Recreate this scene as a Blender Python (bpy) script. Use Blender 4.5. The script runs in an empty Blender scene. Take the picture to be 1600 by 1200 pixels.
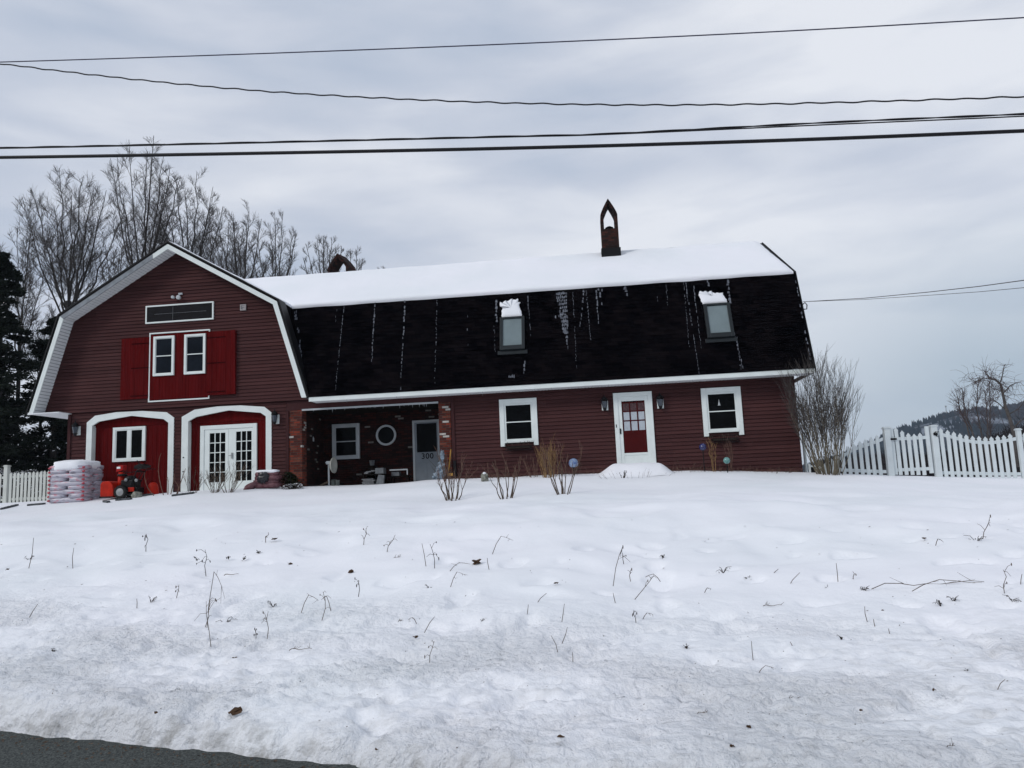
import bpy, math, random
random.seed(7)
from mathutils import Vector, noise, Matrix
rad=math.radians
C=bpy.context.scene.collection
# ---------------------------------------------------------------- camera maths (measured)
FPX,PIT,ROL,YAW=1192.,rad(7.786),rad(2.508),rad(5.867)
def ray(px,py):
    a,b=px-800,py-600; c,s=math.cos(ROL),math.sin(ROL)
    x=c*a-s*b; yy=s*a+c*b
    fw=(-math.sin(YAW)*math.cos(PIT),math.cos(YAW)*math.cos(PIT),math.sin(PIT))
    rt=(math.cos(YAW),math.sin(YAW),0)
    up=(rt[1]*fw[2]-rt[2]*fw[1],rt[2]*fw[0]-rt[0]*fw[2],rt[0]*fw[1]-rt[1]*fw[0])
    return Vector([rt[i]*x/FPX-up[i]*yy/FPX+fw[i] for i in range(3)])
def P(px,py,Y=23.):
    d=ray(px,py); return d*(Y/d.y)
def XZ(px,py,Y=23.):
    p=P(px,py,Y); return p.x,p.z
# ---------------------------------------------------------------- materials
def lin(c):
    return tuple(((v/255)/12.92 if v/255<=.04045 else ((v/255+.055)/1.055)**2.4) for v in c)+(1,)
def mat(name,col,rough=.7,var=.12,scale=6,bump=.0,bscale=40,spec=.3,metal=0,stretch=None,col2=None,detail=4):
    m=bpy.data.materials.new(name); m.use_nodes=True; nt=m.node_tree; N=nt.nodes; L=nt.links
    b=N['Principled BSDF']; b.inputs['Roughness'].default_value=rough; b.inputs['Metallic'].default_value=metal
    b.inputs['Specular IOR Level'].default_value=spec
    tc=N.new('ShaderNodeTexCoord'); mp=N.new('ShaderNodeMapping'); L.new(tc.outputs['Object'],mp.inputs['Vector'])
    if stretch: mp.inputs['Scale'].default_value=stretch
    nz=N.new('ShaderNodeTexNoise'); nz.inputs['Scale'].default_value=scale; nz.inputs['Detail'].default_value=detail
    L.new(mp.outputs[0],nz.inputs['Vector'])
    cr=N.new('ShaderNodeValToRGB'); L.new(nz.outputs['Fac'],cr.inputs['Fac'])
    c=col; c2=col2 or tuple(min(1,v*(1+var)) for v in c); c1=tuple(v*(1-var) for v in c) if not col2 else c
    cr.color_ramp.elements[0].position=.3; cr.color_ramp.elements[0].color=(*c1[:3],1)
    cr.color_ramp.elements[1].position=.7; cr.color_ramp.elements[1].color=(*c2[:3],1)
    L.new(cr.outputs[0],b.inputs['Base Color'])
    if bump:
        n2=N.new('ShaderNodeTexNoise'); n2.inputs['Scale'].default_value=bscale; n2.inputs['Detail'].default_value=5
        L.new(mp.outputs[0],n2.inputs['Vector'])
        bp=N.new('ShaderNodeBump'); bp.inputs['Strength'].default_value=bump; bp.inputs['Distance'].default_value=.02
        L.new(n2.outputs['Fac'],bp.inputs['Height']); L.new(bp.outputs[0],b.inputs['Normal'])
    return m
def brickmat(name,cols,mortar,scale=1.,white=.03,wc=(.42,.39,.36)):
    m=bpy.data.materials.new(name); m.use_nodes=True; nt=m.node_tree; N=nt.nodes; L=nt.links
    b=N['Principled BSDF']; b.inputs['Roughness'].default_value=.9; b.inputs['Specular IOR Level'].default_value=.15
    tc=N.new('ShaderNodeTexCoord'); sp=N.new('ShaderNodeSeparateXYZ'); L.new(tc.outputs['Object'],sp.inputs[0])
    ad=N.new('ShaderNodeMath'); L.new(sp.outputs['X'],ad.inputs[0]); L.new(sp.outputs['Y'],ad.inputs[1])
    cb=N.new('ShaderNodeCombineXYZ'); L.new(ad.outputs[0],cb.inputs['X']); L.new(sp.outputs['Z'],cb.inputs['Y'])
    bt=N.new('ShaderNodeTexBrick'); L.new(cb.outputs[0],bt.inputs['Vector'])
    bt.inputs['Scale'].default_value=1; bt.inputs['Brick Width'].default_value=.21*scale; bt.inputs['Row Height'].default_value=.075*scale
    bt.inputs['Mortar Size'].default_value=.008*scale; bt.inputs['Color1'].default_value=(0,0,0,1); bt.inputs['Color2'].default_value=(1,1,1,1)
    bt.inputs['Mortar'].default_value=(0,0,0,1); bt.inputs['Bias'].default_value=0
    cr=N.new('ShaderNodeValToRGB'); L.new(bt.outputs['Color'],cr.inputs['Fac']); e=cr.color_ramp
    e.interpolation='CONSTANT'
    n=len(cols)
    e.elements[0].position=0; e.elements[0].color=(*cols[0][:3],1)
    e.elements[1].position=1-white; e.elements[1].color=(*wc,1)
    for i in range(1,n):
        q=e.elements.new(i/n*(1-white)); q.color=(*cols[i][:3],1)
    mx=N.new('ShaderNodeMix'); mx.data_type='RGBA'; L.new(bt.outputs['Fac'],mx.inputs['Factor']); L.new(cr.outputs[0],mx.inputs['A']); mx.inputs['B'].default_value=(*mortar[:3],1)
    nz=N.new('ShaderNodeTexNoise'); nz.inputs['Scale'].default_value=14; L.new(tc.outputs['Object'],nz.inputs['Vector'])
    m2=N.new('ShaderNodeMix'); m2.data_type='RGBA'; m2.blend_type='MULTIPLY'; m2.inputs['Factor'].default_value=.6
    L.new(mx.outputs['Result'],m2.inputs['A']); L.new(nz.outputs['Color'],m2.inputs['B']); 
    hs=N.new('ShaderNodeHueSaturation'); hs.inputs['Saturation'].default_value=.0; hs.inputs['Value'].default_value=1.7
    L.new(nz.outputs['Color'],hs.inputs['Color']); L.new(hs.outputs[0],m2.inputs['B'])
    L.new(m2.outputs['Result'],b.inputs['Base Color'])
    bp=N.new('ShaderNodeBump'); bp.inputs['Strength'].default_value=.7; bp.inputs['Distance'].default_value=.012; bp.invert=True
    L.new(bt.outputs['Fac'],bp.inputs['Height']); L.new(bp.outputs[0],b.inputs['Normal'])
    return m
def glassmat(name,col=(.002,.0025,.003),rough=.04):
    m=mat(name,col,rough,.3,2,spec=.05); return m
M={}
def sidingmat(name,zo):
    m=mat(name,(.063,.0265,.0265),.75,.13,1.1,.2,60,.06,stretch=(.5,.5,2.5),detail=6)
    nt=m.node_tree;N=nt.nodes;L=nt.links;b=N['Principled BSDF']; cr=[n for n in N if n.type=='VALTORGB'][0]; tc=[n for n in N if n.type=='TEX_COORD'][0]
    sp=N.new('ShaderNodeSeparateXYZ'); L.new(tc.outputs['Object'],sp.inputs[0]); ad=N.new('ShaderNodeMath'); L.new(sp.outputs['Z'],ad.inputs[0]); ad.inputs[1].default_value=zo
    cb=N.new('ShaderNodeCombineXYZ'); L.new(sp.outputs['X'],cb.inputs['X']); L.new(ad.outputs[0],cb.inputs['Y'])
    bt=N.new('ShaderNodeTexBrick'); L.new(cb.outputs[0],bt.inputs['Vector']); bt.inputs['Scale'].default_value=1; bt.inputs['Brick Width'].default_value=3.66; bt.inputs['Row Height'].default_value=.112; bt.offset=.37; bt.offset_frequency=3
    bt.inputs['Mortar Size'].default_value=.0022; bt.inputs['Color1'].default_value=(.86,.86,.87,1); bt.inputs['Color2'].default_value=(1.1,1.1,1.08,1); bt.inputs['Mortar'].default_value=(.45,.45,.45,1)
    mm=N.new('ShaderNodeMix'); mm.data_type='RGBA'; mm.blend_type='MULTIPLY'; mm.inputs['Factor'].default_value=1; L.new(cr.outputs[0],mm.inputs['A']); L.new(bt.outputs['Color'],mm.inputs['B']); L.new(mm.outputs['Result'],b.inputs['Base Color'])
    return m
M['siding']=sidingmat('siding',.5+1.12); M['sidinggable']=sidingmat('gable_siding',-2.83+1.12*3)
M['siding_trim']=mat('siding_trim',(.049,.0200,.0205),.7,.1,3,spec=.06)
M['white']=mat('white_vinyl',(.70,.75,.73),.45,.05,3,.05,30)
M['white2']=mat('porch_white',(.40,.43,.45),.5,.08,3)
M['soffit']=mat('soffit_white',(.75,.77,.78),.5,.04,3)
M['greyboard']=mat('weathered_board',(.22,.24,.26),.8,.25,5,.3,40,stretch=(1,1,1))
M['red']=mat('barn_red',(.084,.0050,.0055),.8,.22,1.6,.5,25,.03,stretch=(9,9,.4))
M['red_dark']=mat('storm_red',(.055,.0035,.004),.6,.1,3,spec=.1)
M['black']=mat('black_metal',(.004,.004,.005),.5,.2,8,spec=.2)
M['dark']=mat('dark_wood',(.009,.007,.006),.9,.3,6,.3,spec=.05)
M['glass']=glassmat('window_glass')
M['glassblue']=glassmat('loft_glass',(.008,.011,.016))
M['curtain']=mat('curtain',(.42,.46,.50),.6,.06,8)
M['skyglass']=mat('skylight_glass',(.16,.205,.215),.25,.12,1.6,spec=.5)
M['skyframe']=mat('skylight_frame',(.010,.014,.016),.4,.15,5)
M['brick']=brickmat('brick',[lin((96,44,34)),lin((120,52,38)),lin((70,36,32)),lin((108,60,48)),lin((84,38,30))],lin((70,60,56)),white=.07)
M['brickshade']=brickmat('shaded_porch_brick',[lin((48,24,22)),lin((56,27,24)),lin((38,21,20)),lin((30,19,19)),lin((52,24,22)),lin((42,26,25))],lin((24,18,18)),white=.03,wc=(.15,.14,.13))  # darker than the pillar brick: porch shade put into the colour
M['brickch']=brickmat('chimney_brick',[lin((58,32,28)),lin((44,28,26)),lin((66,38,33)),lin((36,26,25))],lin((40,34,32)),white=.0)
M['ice']=mat('ice',(.035,.038,.05),.6,.45,9,spec=.2,col2=(.19,.205,.24))
M['bark']=mat('bark',(.055,.050,.048),.95,.3,6,.4,30,.1)
M['twig']=mat('twig_bark',(.075,.067,.063),.95,.25,8,spec=.1)
M['pinktwig']=mat('reddish_twig',(.085,.062,.062),.95,.25,8,spec=.1)
M['osier']=mat('shrub_bark',(.15,.13,.095),.9,.3,5,spec=.1)
M['weed']=mat('dry_weed',(.10,.075,.057),.95,.4,20,spec=.1)
M['weeddark']=mat('dark_weed',(.040,.031,.026),.95,.4,20,spec=.1)
M['straw']=mat('straw',(.24,.15,.07),.9,.3,15,spec=.1)
M['redstem']=mat('reddish_stem',(.14,.085,.065),.9,.3,15,spec=.1)
M['leafbrown']=mat('dead_leaf',(.075,.045,.028),.9,.45,40,.4,60,.1)
M['conifer']=mat('conifer_needles',(.010,.014,.010),.9,.5,1.5,spec=.08)
M['rhodo']=mat('bush_leaves',(.014,.018,.012),.8,.5,5,spec=.15)
M['orange']=mat('orange_paint',(.36,.014,.004),.5,.2,7,.2,12,spec=.15)
M['redplastic']=mat('red_plastic',(.30,.009,.009),.5,.2,8,spec=.15)
M['rubber']=mat('rubber',(.012,.012,.012),.85,.3,20,.4,60)
M['steel']=mat('grey_metal',(.30,.31,.31),.4,.15,9,metal=.6)
M['dish']=mat('dish_grey',(.40,.40,.36),.5,.1,6)
M['bucket']=mat('galvanised',(.13,.15,.145),.45,.25,9,metal=.5)
M['paper']=mat('newspaper',(.16,.165,.175),.8,.4,30)
M['greybox']=mat('grey_box',(.13,.14,.15),.6,.25,8)
M['yellow']=mat('yellow_handle',(.50,.27,.05),.6,.15,6)
M['stone']=mat('stone',(.20,.20,.17),.95,.5,14,.8,30)
M['slate']=mat('slate_edge',(.075,.08,.085),.8,.4,6,.5,30)
M['maroonbag']=mat('maroon_bag',(.085,.022,.030),.5,.5,7,.6,18,.25,col2=(.17,.085,.095))
M['blackbag']=mat('black_plastic',(.010,.010,.014),.3,.3,6,.6,14,.5)
M['blueplastic']=mat('blue_grey_plastic',(.20,.25,.30),.5,.4,9,.5,20)
M['cable']=mat('cable_black',(.010,.010,.013),.6,.2,3)
M['cableblue']=mat('cable_thin',(.045,.045,.085),.6,.2,3)
M['copperwire']=mat('cable_brown',(.055,.05,.055),.6,.2,3)
M['fence']=mat('fence_vinyl',(.60,.65,.66),.45,.06,3)
M['fencewarm']=mat('fence_vinyl_left',(.56,.58,.54),.5,.06,3)
M['panelblack']=mat('signboard_black',(.004,.004,.006),.5,.4,4,.3,30,.1)
M['globeblue']=mat('globe_navy',(.015,.02,.10),.08,.2,6,spec=.8)
M['globewhite']=mat('globe_white',(.28,.36,.48),.1,.5,9,spec=.8,col2=(.04,.09,.25))
M['globeteal']=mat('globe_teal',(.02,.16,.15),.1,.4,9,spec=.8,col2=(.2,.35,.33))
M['evergreen']=mat('juniper',(.022,.030,.014),.9,.4,9,spec=.1)
M['concrete']=mat('concrete',(.16,.15,.13),.9,.3,5,.5,30)

def shinglemat():
    m=bpy.data.materials.new('roof_shingle'); m.use_nodes=True; nt=m.node_tree; N=nt.nodes; L=nt.links
    b=N['Principled BSDF']; b.inputs['Roughness'].default_value=1; b.inputs['Specular IOR Level'].default_value=.0
    tc=N.new('ShaderNodeTexCoord'); sp=N.new('ShaderNodeSeparateXYZ'); L.new(tc.outputs['Object'],sp.inputs[0])
    ad=N.new('ShaderNodeMath'); L.new(sp.outputs['X'],ad.inputs[0]); L.new(sp.outputs['Y'],ad.inputs[1])
    cb=N.new('ShaderNodeCombineXYZ'); L.new(ad.outputs[0],cb.inputs['X']); L.new(sp.outputs['Z'],cb.inputs['Y'])
    bt=N.new('ShaderNodeTexBrick'); L.new(cb.outputs[0],bt.inputs['Vector'])
    bt.inputs['Scale'].default_value=1; bt.inputs['Brick Width'].default_value=.3; bt.inputs['Row Height'].default_value=.1345
    bt.inputs['Mortar Size'].default_value=.006
    bt.inputs['Color1'].default_value=(.0014,.0015,.0022,1); bt.inputs['Color2'].default_value=(.0052,.0046,.0054,1); bt.inputs['Mortar'].default_value=(.0015,.0015,.002,1)
    nz=N.new('ShaderNodeTexNoise'); nz.inputs['Scale'].default_value=1.2; nz.inputs['Detail'].default_value=6; L.new(tc.outputs['Object'],nz.inputs['Vector'])
    cr=N.new('ShaderNodeValToRGB'); L.new(nz.outputs['Fac'],cr.inputs['Fac']); cr.color_ramp.elements[0].position=.35; cr.color_ramp.elements[1].position=.75
    cr.color_ramp.elements[0].color=(.55,.55,.6,1); cr.color_ramp.elements[1].color=(1.7,1.45,1.4,1)
    m2=N.new('ShaderNodeMix'); m2.data_type='RGBA'; m2.blend_type='MULTIPLY'; m2.inputs['Factor'].default_value=1
    L.new(bt.outputs['Color'],m2.inputs['A']); L.new(cr.outputs[0],m2.inputs['B']); L.new(m2.outputs['Result'],b.inputs['Base Color'])
    n2=N.new('ShaderNodeTexNoise'); n2.inputs['Scale'].default_value=60; L.new(tc.outputs['Object'],n2.inputs['Vector'])
    bp=N.new('ShaderNodeBump'); bp.inputs['Strength'].default_value=.4; bp.inputs['Distance'].default_value=.01
    L.new(n2.outputs['Fac'],bp.inputs['Height']); L.new(bp.outputs[0],b.inputs['Normal'])
    return m
M['shingle']=shinglemat()
def snowmat(name,ground=False):
    m=bpy.data.materials.new(name); m.use_nodes=True; nt=m.node_tree; N=nt.nodes; L=nt.links
    b=N['Principled BSDF']; b.inputs['Roughness'].default_value=.85; b.inputs['Specular IOR Level'].default_value=.15
    tc=N.new('ShaderNodeTexCoord'); geo=N.new('ShaderNodeNewGeometry')
    nz=N.new('ShaderNodeTexNoise'); nz.inputs['Scale'].default_value=.35; nz.inputs['Detail'].default_value=5; L.new(geo.outputs['Position'],nz.inputs['Vector'])
    cr=N.new('ShaderNodeValToRGB'); L.new(nz.outputs['Fac'],cr.inputs['Fac'])
    cr.color_ramp.elements[0].position=.3; cr.color_ramp.elements[1].position=.7
    cr.color_ramp.elements[0].color=(.80,.825,.85,1); cr.color_ramp.elements[1].color=(.865,.865,.90,1)
    last=cr.outputs[0]
    if ground:
        at=N.new('ShaderNodeAttribute'); at.attribute_name='dirt'
        n2=N.new('ShaderNodeTexNoise'); n2.inputs['Scale'].default_value=5.2; n2.inputs['Detail'].default_value=9; n2.inputs['Roughness'].default_value=.68
        mp=N.new('ShaderNodeMapping'); mp.inputs['Scale'].default_value=(.8,1.7,1); L.new(geo.outputs['Position'],mp.inputs['Vector']); L.new(mp.outputs[0],n2.inputs['Vector'])
        r2=N.new('ShaderNodeValToRGB'); L.new(n2.outputs['Fac'],r2.inputs['Fac']); r2.color_ramp.elements[0].position=.47; r2.color_ramp.elements[1].position=.78
        mu=N.new('ShaderNodeMath'); mu.operation='MULTIPLY'; L.new(r2.outputs[0],mu.inputs[0]); L.new(at.outputs['Fac'],mu.inputs[1])
        n3=N.new('ShaderNodeTexNoise'); n3.inputs['Scale'].default_value=22; n3.inputs['Detail'].default_value=6; L.new(geo.outputs['Position'],n3.inputs['Vector'])
        # solid dirt right at the edge
        a2=N.new('ShaderNodeMath'); a2.operation='SUBTRACT'; L.new(at.outputs['Fac'],a2.inputs[0]); a2.inputs[1].default_value=1.0; a2.use_clamp=True
        a3=N.new('ShaderNodeMath'); a3.operation='MULTIPLY'; L.new(a2.outputs[0],a3.inputs[0]); L.new(n3.outputs['Fac'],a3.inputs[1])
        a4=N.new('ShaderNodeMath'); a4.operation='MULTIPLY_ADD'; L.new(a3.outputs[0],a4.inputs[0]); a4.inputs[1].default_value=2.; L.new(mu.outputs[0],a4.inputs[2]); a4.use_clamp=True
        mx=N.new('ShaderNodeMix'); mx.data_type='RGBA'; L.new(a4.outputs[0],mx.inputs['Factor']); L.new(last,mx.inputs['A']); mx.inputs['B'].default_value=(.15,.14,.115,1)
        # forest floor far away is not needed: snow everywhere
        last=mx.outputs['Result']
    L.new(last,b.inputs['Base Color'])
    f1=N.new('ShaderNodeTexNoise'); f1.inputs['Scale'].default_value=9 if ground else 5; f1.inputs['Detail'].default_value=8; f1.inputs['Roughness'].default_value=.6
    L.new(geo.outputs['Position'],f1.inputs['Vector'])
    bp=N.new('ShaderNodeBump'); bp.inputs['Distance'].default_value=.085 if ground else .03
    if ground:
        at2=N.new('ShaderNodeAttribute'); at2.attribute_name='rough'; L.new(at2.outputs['Fac'],bp.inputs['Strength'])
    else: bp.inputs['Strength'].default_value=.25
    L.new(f1.outputs['Fac'],bp.inputs['Height']); L.new(bp.outputs[0],b.inputs['Normal'])
    return m
M['snow']=snowmat('snow'); M['snowground']=snowmat('snow_ground',True)

# ---------------------------------------------------------------- mesh builder
class MB:
    def __init__(s): s.v=[]; s.f=[]
    def quad(s,*p):
        n=len(s.v); s.v+= [tuple(q) for q in p]; s.f.append(tuple(range(n,n+len(p)))); return s
    def box(s,x0,x1,y0,y1,z0,z1):
        if x0>x1:x0,x1=x1,x0
        if y0>y1:y0,y1=y1,y0
        if z0>z1:z0,z1=z1,z0
        n=len(s.v)
        s.v+=[(x0,y0,z0),(x1,y0,z0),(x1,y1,z0),(x0,y1,z0),(x0,y0,z1),(x1,y0,z1),(x1,y1,z1),(x0,y1,z1)]
        s.f+=[tuple(n+i for i in q) for q in((0,3,2,1),(4,5,6,7),(0,1,5,4),(1,2,6,5),(2,3,7,6),(3,0,4,7))]
        return s
    def prism(s,pts,ya,yb):
        """pts: list of (x,z) outline; extruded ya..yb"""
        n=len(s.v);k=len(pts)
        s.v+=[(x,ya,z) for x,z in pts]+[(x,yb,z) for x,z in pts]
        s.f.append(tuple(range(n,n+k))); s.f.append(tuple(range(n+2*k-1,n+k-1,-1)))
        for i in range(k):
            j=(i+1)%k; s.f.append((n+i,n+k+i,n+k+j,n+j))
        return s
    def extr(s,poly,vec):
        n=len(s.v);k=len(poly); vec=Vector(vec)
        s.v+=[tuple(p) for p in poly]+[tuple(Vector(p)+vec) for p in poly]
        s.f.append(tuple(range(n,n+k))); s.f.append(tuple(range(n+2*k-1,n+k-1,-1)))
        for i in range(k):
            j=(i+1)%k; s.f.append((n+i,n+k+i,n+k+j,n+j))
        return s
    def band(s,outer,inner,ya,yb):
        """open band between outer and inner polylines (same count) extruded in y"""
        for i in range(len(outer)-1):
            s.prism([outer[i],outer[i+1],inner[i+1],inner[i]],ya,yb)
        return s
    def tube(s,pts,rs,k=5,cap=True):
        n0=len(s.v); m=len(pts)
        pts=[Vector(p) for p in pts]
        if not isinstance(rs,(list,tuple)): rs=[rs]*m
        ref=None
        for i,p in enumerate(pts):
            d=(pts[min(i+1,m-1)]-pts[max(i-1,0)])
            if d.length<1e-9:d=Vector((0,0,1))
            d.normalize()
            if ref is None: ref=Vector((1,0,0)) if abs(d.x)<.8 else Vector((0,1,0))
            a=d.cross(ref)
            if a.length<1e-6: a=d.cross(Vector((0,1,.3)))
            a.normalize(); b=d.cross(a); ref=-b if False else b.cross(d)*-1 if False else ref
            for j in range(k):
                t=2*math.pi*j/k; q=p+(a*math.cos(t)+b*math.sin(t))*rs[i]; s.v.append((q.x,q.y,q.z))
        for i in range(m-1):
            for j in range(k):
                j2=(j+1)%k; s.f.append((n0+i*k+j,n0+i*k+j2,n0+(i+1)*k+j2,n0+(i+1)*k+j))
        if cap and k>2:
            s.f.append(tuple(n0+j for j in range(k-1,-1,-1))); s.f.append(tuple(n0+(m-1)*k+j for j in range(k)))
        return s
    def lathe(s,c,prof,k=16,axis='z'):
        n0=len(s.v); c=Vector(c)
        for r,h in prof:
            for j in range(k):
                t=2*math.pi*j/k; a,b=r*math.cos(t),r*math.sin(t)
                q=(a,b,h) if axis=='z' else ((a,h,b) if axis=='y' else (h,a,b))
                s.v.append(tuple(c+Vector(q)))
        for i in range(len(prof)-1):
            for j in range(k):
                j2=(j+1)%k; s.f.append((n0+i*k+j,n0+i*k+j2,n0+(i+1)*k+j2,n0+(i+1)*k+j))
        s.f.append(tuple(n0+j for j in range(k-1,-1,-1))); s.f.append(tuple(n0+(len(prof)-1)*k+j for j in range(k)))
        return s
    def blob(s,c,r,seed=0,amp=.15,nu=14,nv=9,sq=1.,fr=1.3):
        """rounded lump; sq<1 gives boxier"""
        n0=len(s.v); c=Vector(c)
        for i in range(nv+1):
            ph=-math.pi/2+math.pi*i/nv
            for j in range(nu):
                th=2*math.pi*j/nu
                f=lambda v:math.copysign(abs(v)**sq,v)
                d=Vector((f(math.cos(ph))*f(math.cos(th)),f(math.cos(ph))*f(math.sin(th)),f(math.sin(ph))))
                k=1+amp*noise.noise(d*fr+Vector((seed*7.1,seed*3.3,0)))
                s.v.append((c.x+d.x*r[0]*k,c.y+d.y*r[1]*k,c.z+d.z*r[2]*k))
        for i in range(nv):
            for j in range(nu):
                j2=(j+1)%nu; s.f.append((n0+i*nu+j,n0+i*nu+j2,n0+(i+1)*nu+j2,n0+(i+1)*nu+j))
        return s
    def build(s,name,m,parent=None,smooth=False,bevel=0,loc=None):
        off=Vector(loc) if loc is not None else Vector((0,0,0))
        if parent is not None: off=Vector(parent['_w'])
        me=bpy.data.meshes.new(name)
        me.from_pydata([(a-off.x,b-off.y,c-off.z) for a,b,c in s.v],[],s.f)
        me.materials.append(m)
        if smooth: me.polygons.foreach_set('use_smooth',[True]*len(me.polygons))
        me.update()
        o=bpy.data.objects.new(name,me); C.objects.link(o)
        o['_w']=list(off)
        if parent is not None: o.parent=parent
        else: o.location=off
        if bevel:
            b=o.modifiers.new('bevel','BEVEL'); b.width=bevel; b.segments=2; b.limit_method='ANGLE'
        return o
def tag(o,label=None,cat=None,group=None,kind=None):
    if label:o['label']=label
    if cat:o['category']=cat
    if group:o['group']=group
    if kind:o['kind']=kind
    return o
def thing(name,loc,label,cat,group=None):
    o=bpy.data.objects.new(name,None); C.objects.link(o); o.location=loc; o['_w']=list(loc); o.empty_display_size=.1
    return tag(o,label,cat,group)
def copytree(o,loc,rz=0,sc=1,label=None,parent=None):
    c=o.copy(); C.objects.link(c)
    if parent is None:
        c.location=loc; c.rotation_euler=(0,0,rz); c.scale=(sc,sc,sc) if not isinstance(sc,tuple) else sc
        if label:c['label']=label
    else: c.parent=parent
    for ch in [q for q in o.children]: copytree(ch,None,parent=c)
    return c

# ---------------------------------------------------------------- terrain
def interp(t,x):
    if x<=t[0][0]: return t[0][1]
    for (a,b),(c,d) in zip(t,t[1:]):
        if x<=c:
            u=(x-a)/(c-a); return b+(d-b)*u
    return t[-1][1]
def sm(u): u=max(0,min(1,u)); return u*u*(3-2*u)
EDGE=[(-30,7.5),(-12,6.6),(-8,6.1),(-4.5,5.47),(-3.1,5.13),(-1.9,4.83),(-1.3,4.62),(-.5,4.34),(2,4.15),(5,4.05),(12,3.9),(30,3.5)]
PROF=[(4,-1.60),(5.0,-1.52),(6.2,-1.42),(8,-1.27),(9.2,-1.12),(10.5,-.91),(12,-.62),(13.5,-.42),(15,-.30),(17.5,-.185),(19.5,.02),(22.4,.33),(26,.40),(40,.45),(80,-1),(200,-8),(500,-20),(5000,-30)]
BASE=[(-25,.20),(-18.2,.225),(-15.2,.26),(-12.6,.344),(-10.2,.37),(-8.6,.30),(-6.3,.28),(-4.7,.37),(-3.9,.35),(-2.8,.32),(-1.5,.35),(.2,.32),(2.2,.31),(5.7,.115),(7.5,-.05),(11.6,-.345),(16,-.5),(40,-1.0)]
def smoothprof(Y):
    return (interp(PROF,Y-.6)+2*interp(PROF,Y)+interp(PROF,Y+.6))/4 if Y<60 else interp(PROF,Y)
def ground(X,Y,fine=False):
    e=interp(EDGE,X)
    z=smoothprof(Y)+((interp(BASE,X-.5)+interp(BASE,X+.5))/2-.33)*sm((Y-7)/15.4)
    if Y>150: z=interp(PROF,Y)
    V=Vector
    if Y<60 and abs(X)<60:
        z+=.10*noise.noise(V((X*.35,Y*.5,1)))*sm((Y-6)/3)*sm((23-Y)/3)
        z+=.05*noise.noise(V((X*1.1,Y*1.3,5)))*sm((Y-5.2)/2)*(1-.6*sm((Y-12)/6))
        # broad shallow hollow in front of the middle shrub
        z-=.10*math.exp(-((X+3.4)/1.5)**2-((Y-15.8)/.8)**2)
    en=e+.10*noise.noise(V((X*1.2,0,3)))+.035*noise.noise(V((X*7,0,9)))
    if fine:
        rough=(1-sm((Y-e-1.2)/2.6))*(.45+1.1*sm(.5+1.6*noise.noise(V((X*.7,Y*1.1,71)))))
        a=noise.noise(V((X*4.5+Y*1.5,Y*6,2))); b2=noise.noise(V((X*11,Y*13,7))); c=noise.noise(V((X*2.1,Y*3.3,11)))
        d_=1-abs(noise.noise(V((X*5.5+Y*2,Y*7.5,31))))*2
        z+=rough*(.016*a+.020*b2+.018*c+.012*d_*d_+.013*noise.noise(V((X*19+Y*6,Y*24,17))))+.05*noise.noise(V((X*.9+Y*.3,Y*.8,41)))*sm((Y-6)/2)*(1-sm((Y-15)/4))
        z+=.012*noise.noise(V((X*3.1,Y*3.1,4)))*(1-sm((Y-14)/5))
        # pock marks
        q=noise.noise(V((X*3.3,Y*4.4,21)))
        z-=.035*sm((q-.2)/.15)*(1-sm((Y-e-1.5)/3))
        z-=.055*sm((noise.noise(V((X*.8+Y*.25,Y*1.25,81)))-.05)/.5)*sm((Y-6.5)/1.5)*(1-sm((Y-14)/3))
        z-=.05*sm((noise.noise(V((X*2.2,Y*2.9,83)))-.32)/.2)*(1-sm((Y-10)/3))
        q2=noise.noise(V((X*7.3,Y*8.4,61)))
        z-=.028*sm((q2-.3)/.12)*(1-sm((Y-e-2.6)/2.2))
    # plowed lip
    u=(Y-en)/.20
    lip=.045*math.exp(-((Y-en-.45)/.3)**2)
    z=z+lip
    z=-1.80+(z+1.80)*sm(u) if u<1 else z
    return z
def onground(px,py):
    d=ray(px,py); t=3.0
    while t<60:
        q=d*t
        if q.z<=ground(q.x,q.y): break
        t+=.04
    q=d*t; return Vector((q.x,q.y,ground(q.x,q.y)))
def lines(spec):
    out=[]
    for a,b,st in spec:
        x=a
        while x<b-1e-6: out.append(x); x+=st
    out.append(spec[-1][1]); return out
ys=[-1500,-500,-60,-10,2,3.4]
y=3.8
while y<26: ys.append(y); y+=max(.030,.0058*y)
ys+=[27,28.5,30,33,37,42,50,60,80,110,150,220,350,600,1000,1500]
xs=[-1500,-800,-300,-120,-60,-40,-30,-25]+lines([(-21,-9,.13),(-9,-6,.06),(-6,4,.04),(4,8,.06),(8,16,.13)])+[18,21,26,34,50,90,180,400,900,1500]
vs=[];dirt=[];rough=[]
for yy in ys:
    for xx in xs:
        if -25<xx<20 and 3.5<yy<24: z=ground(xx,yy,True)
        else: z=ground(xx,yy) if yy>3.5 else -1.8
        vs.append((xx,yy,z))
        e=interp(EDGE,xx); dd=yy-e
        v=max(0,1-dd/3.2)*.40 if dd>0 else 1
        v+=1.05*max(0,1-max(dd,0)/.24)
        v+=.30*sm((xx-1)/2)*(1-sm((dd-2.4)/1.6))*sm((dd-.4)/.5)
        dirt.append(max(0,v)); rough.append(.10+.9*(1-sm((dd-1.8)/3.2))*(.35+.9*sm(.5+1.5*noise.noise(Vector((xx*.6,yy*1.0,91))))))
nx=len(xs)
fs=[(r*nx+c,r*nx+c+1,(r+1)*nx+c+1,(r+1)*nx+c) for r in range(len(ys)-1) for c in range(nx-1)]
me=bpy.data.meshes.new('snow_ground'); me.from_pydata(vs,[],fs); me.materials.append(M['snowground'])
me.polygons.foreach_set('use_smooth',[True]*len(me.polygons))
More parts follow.
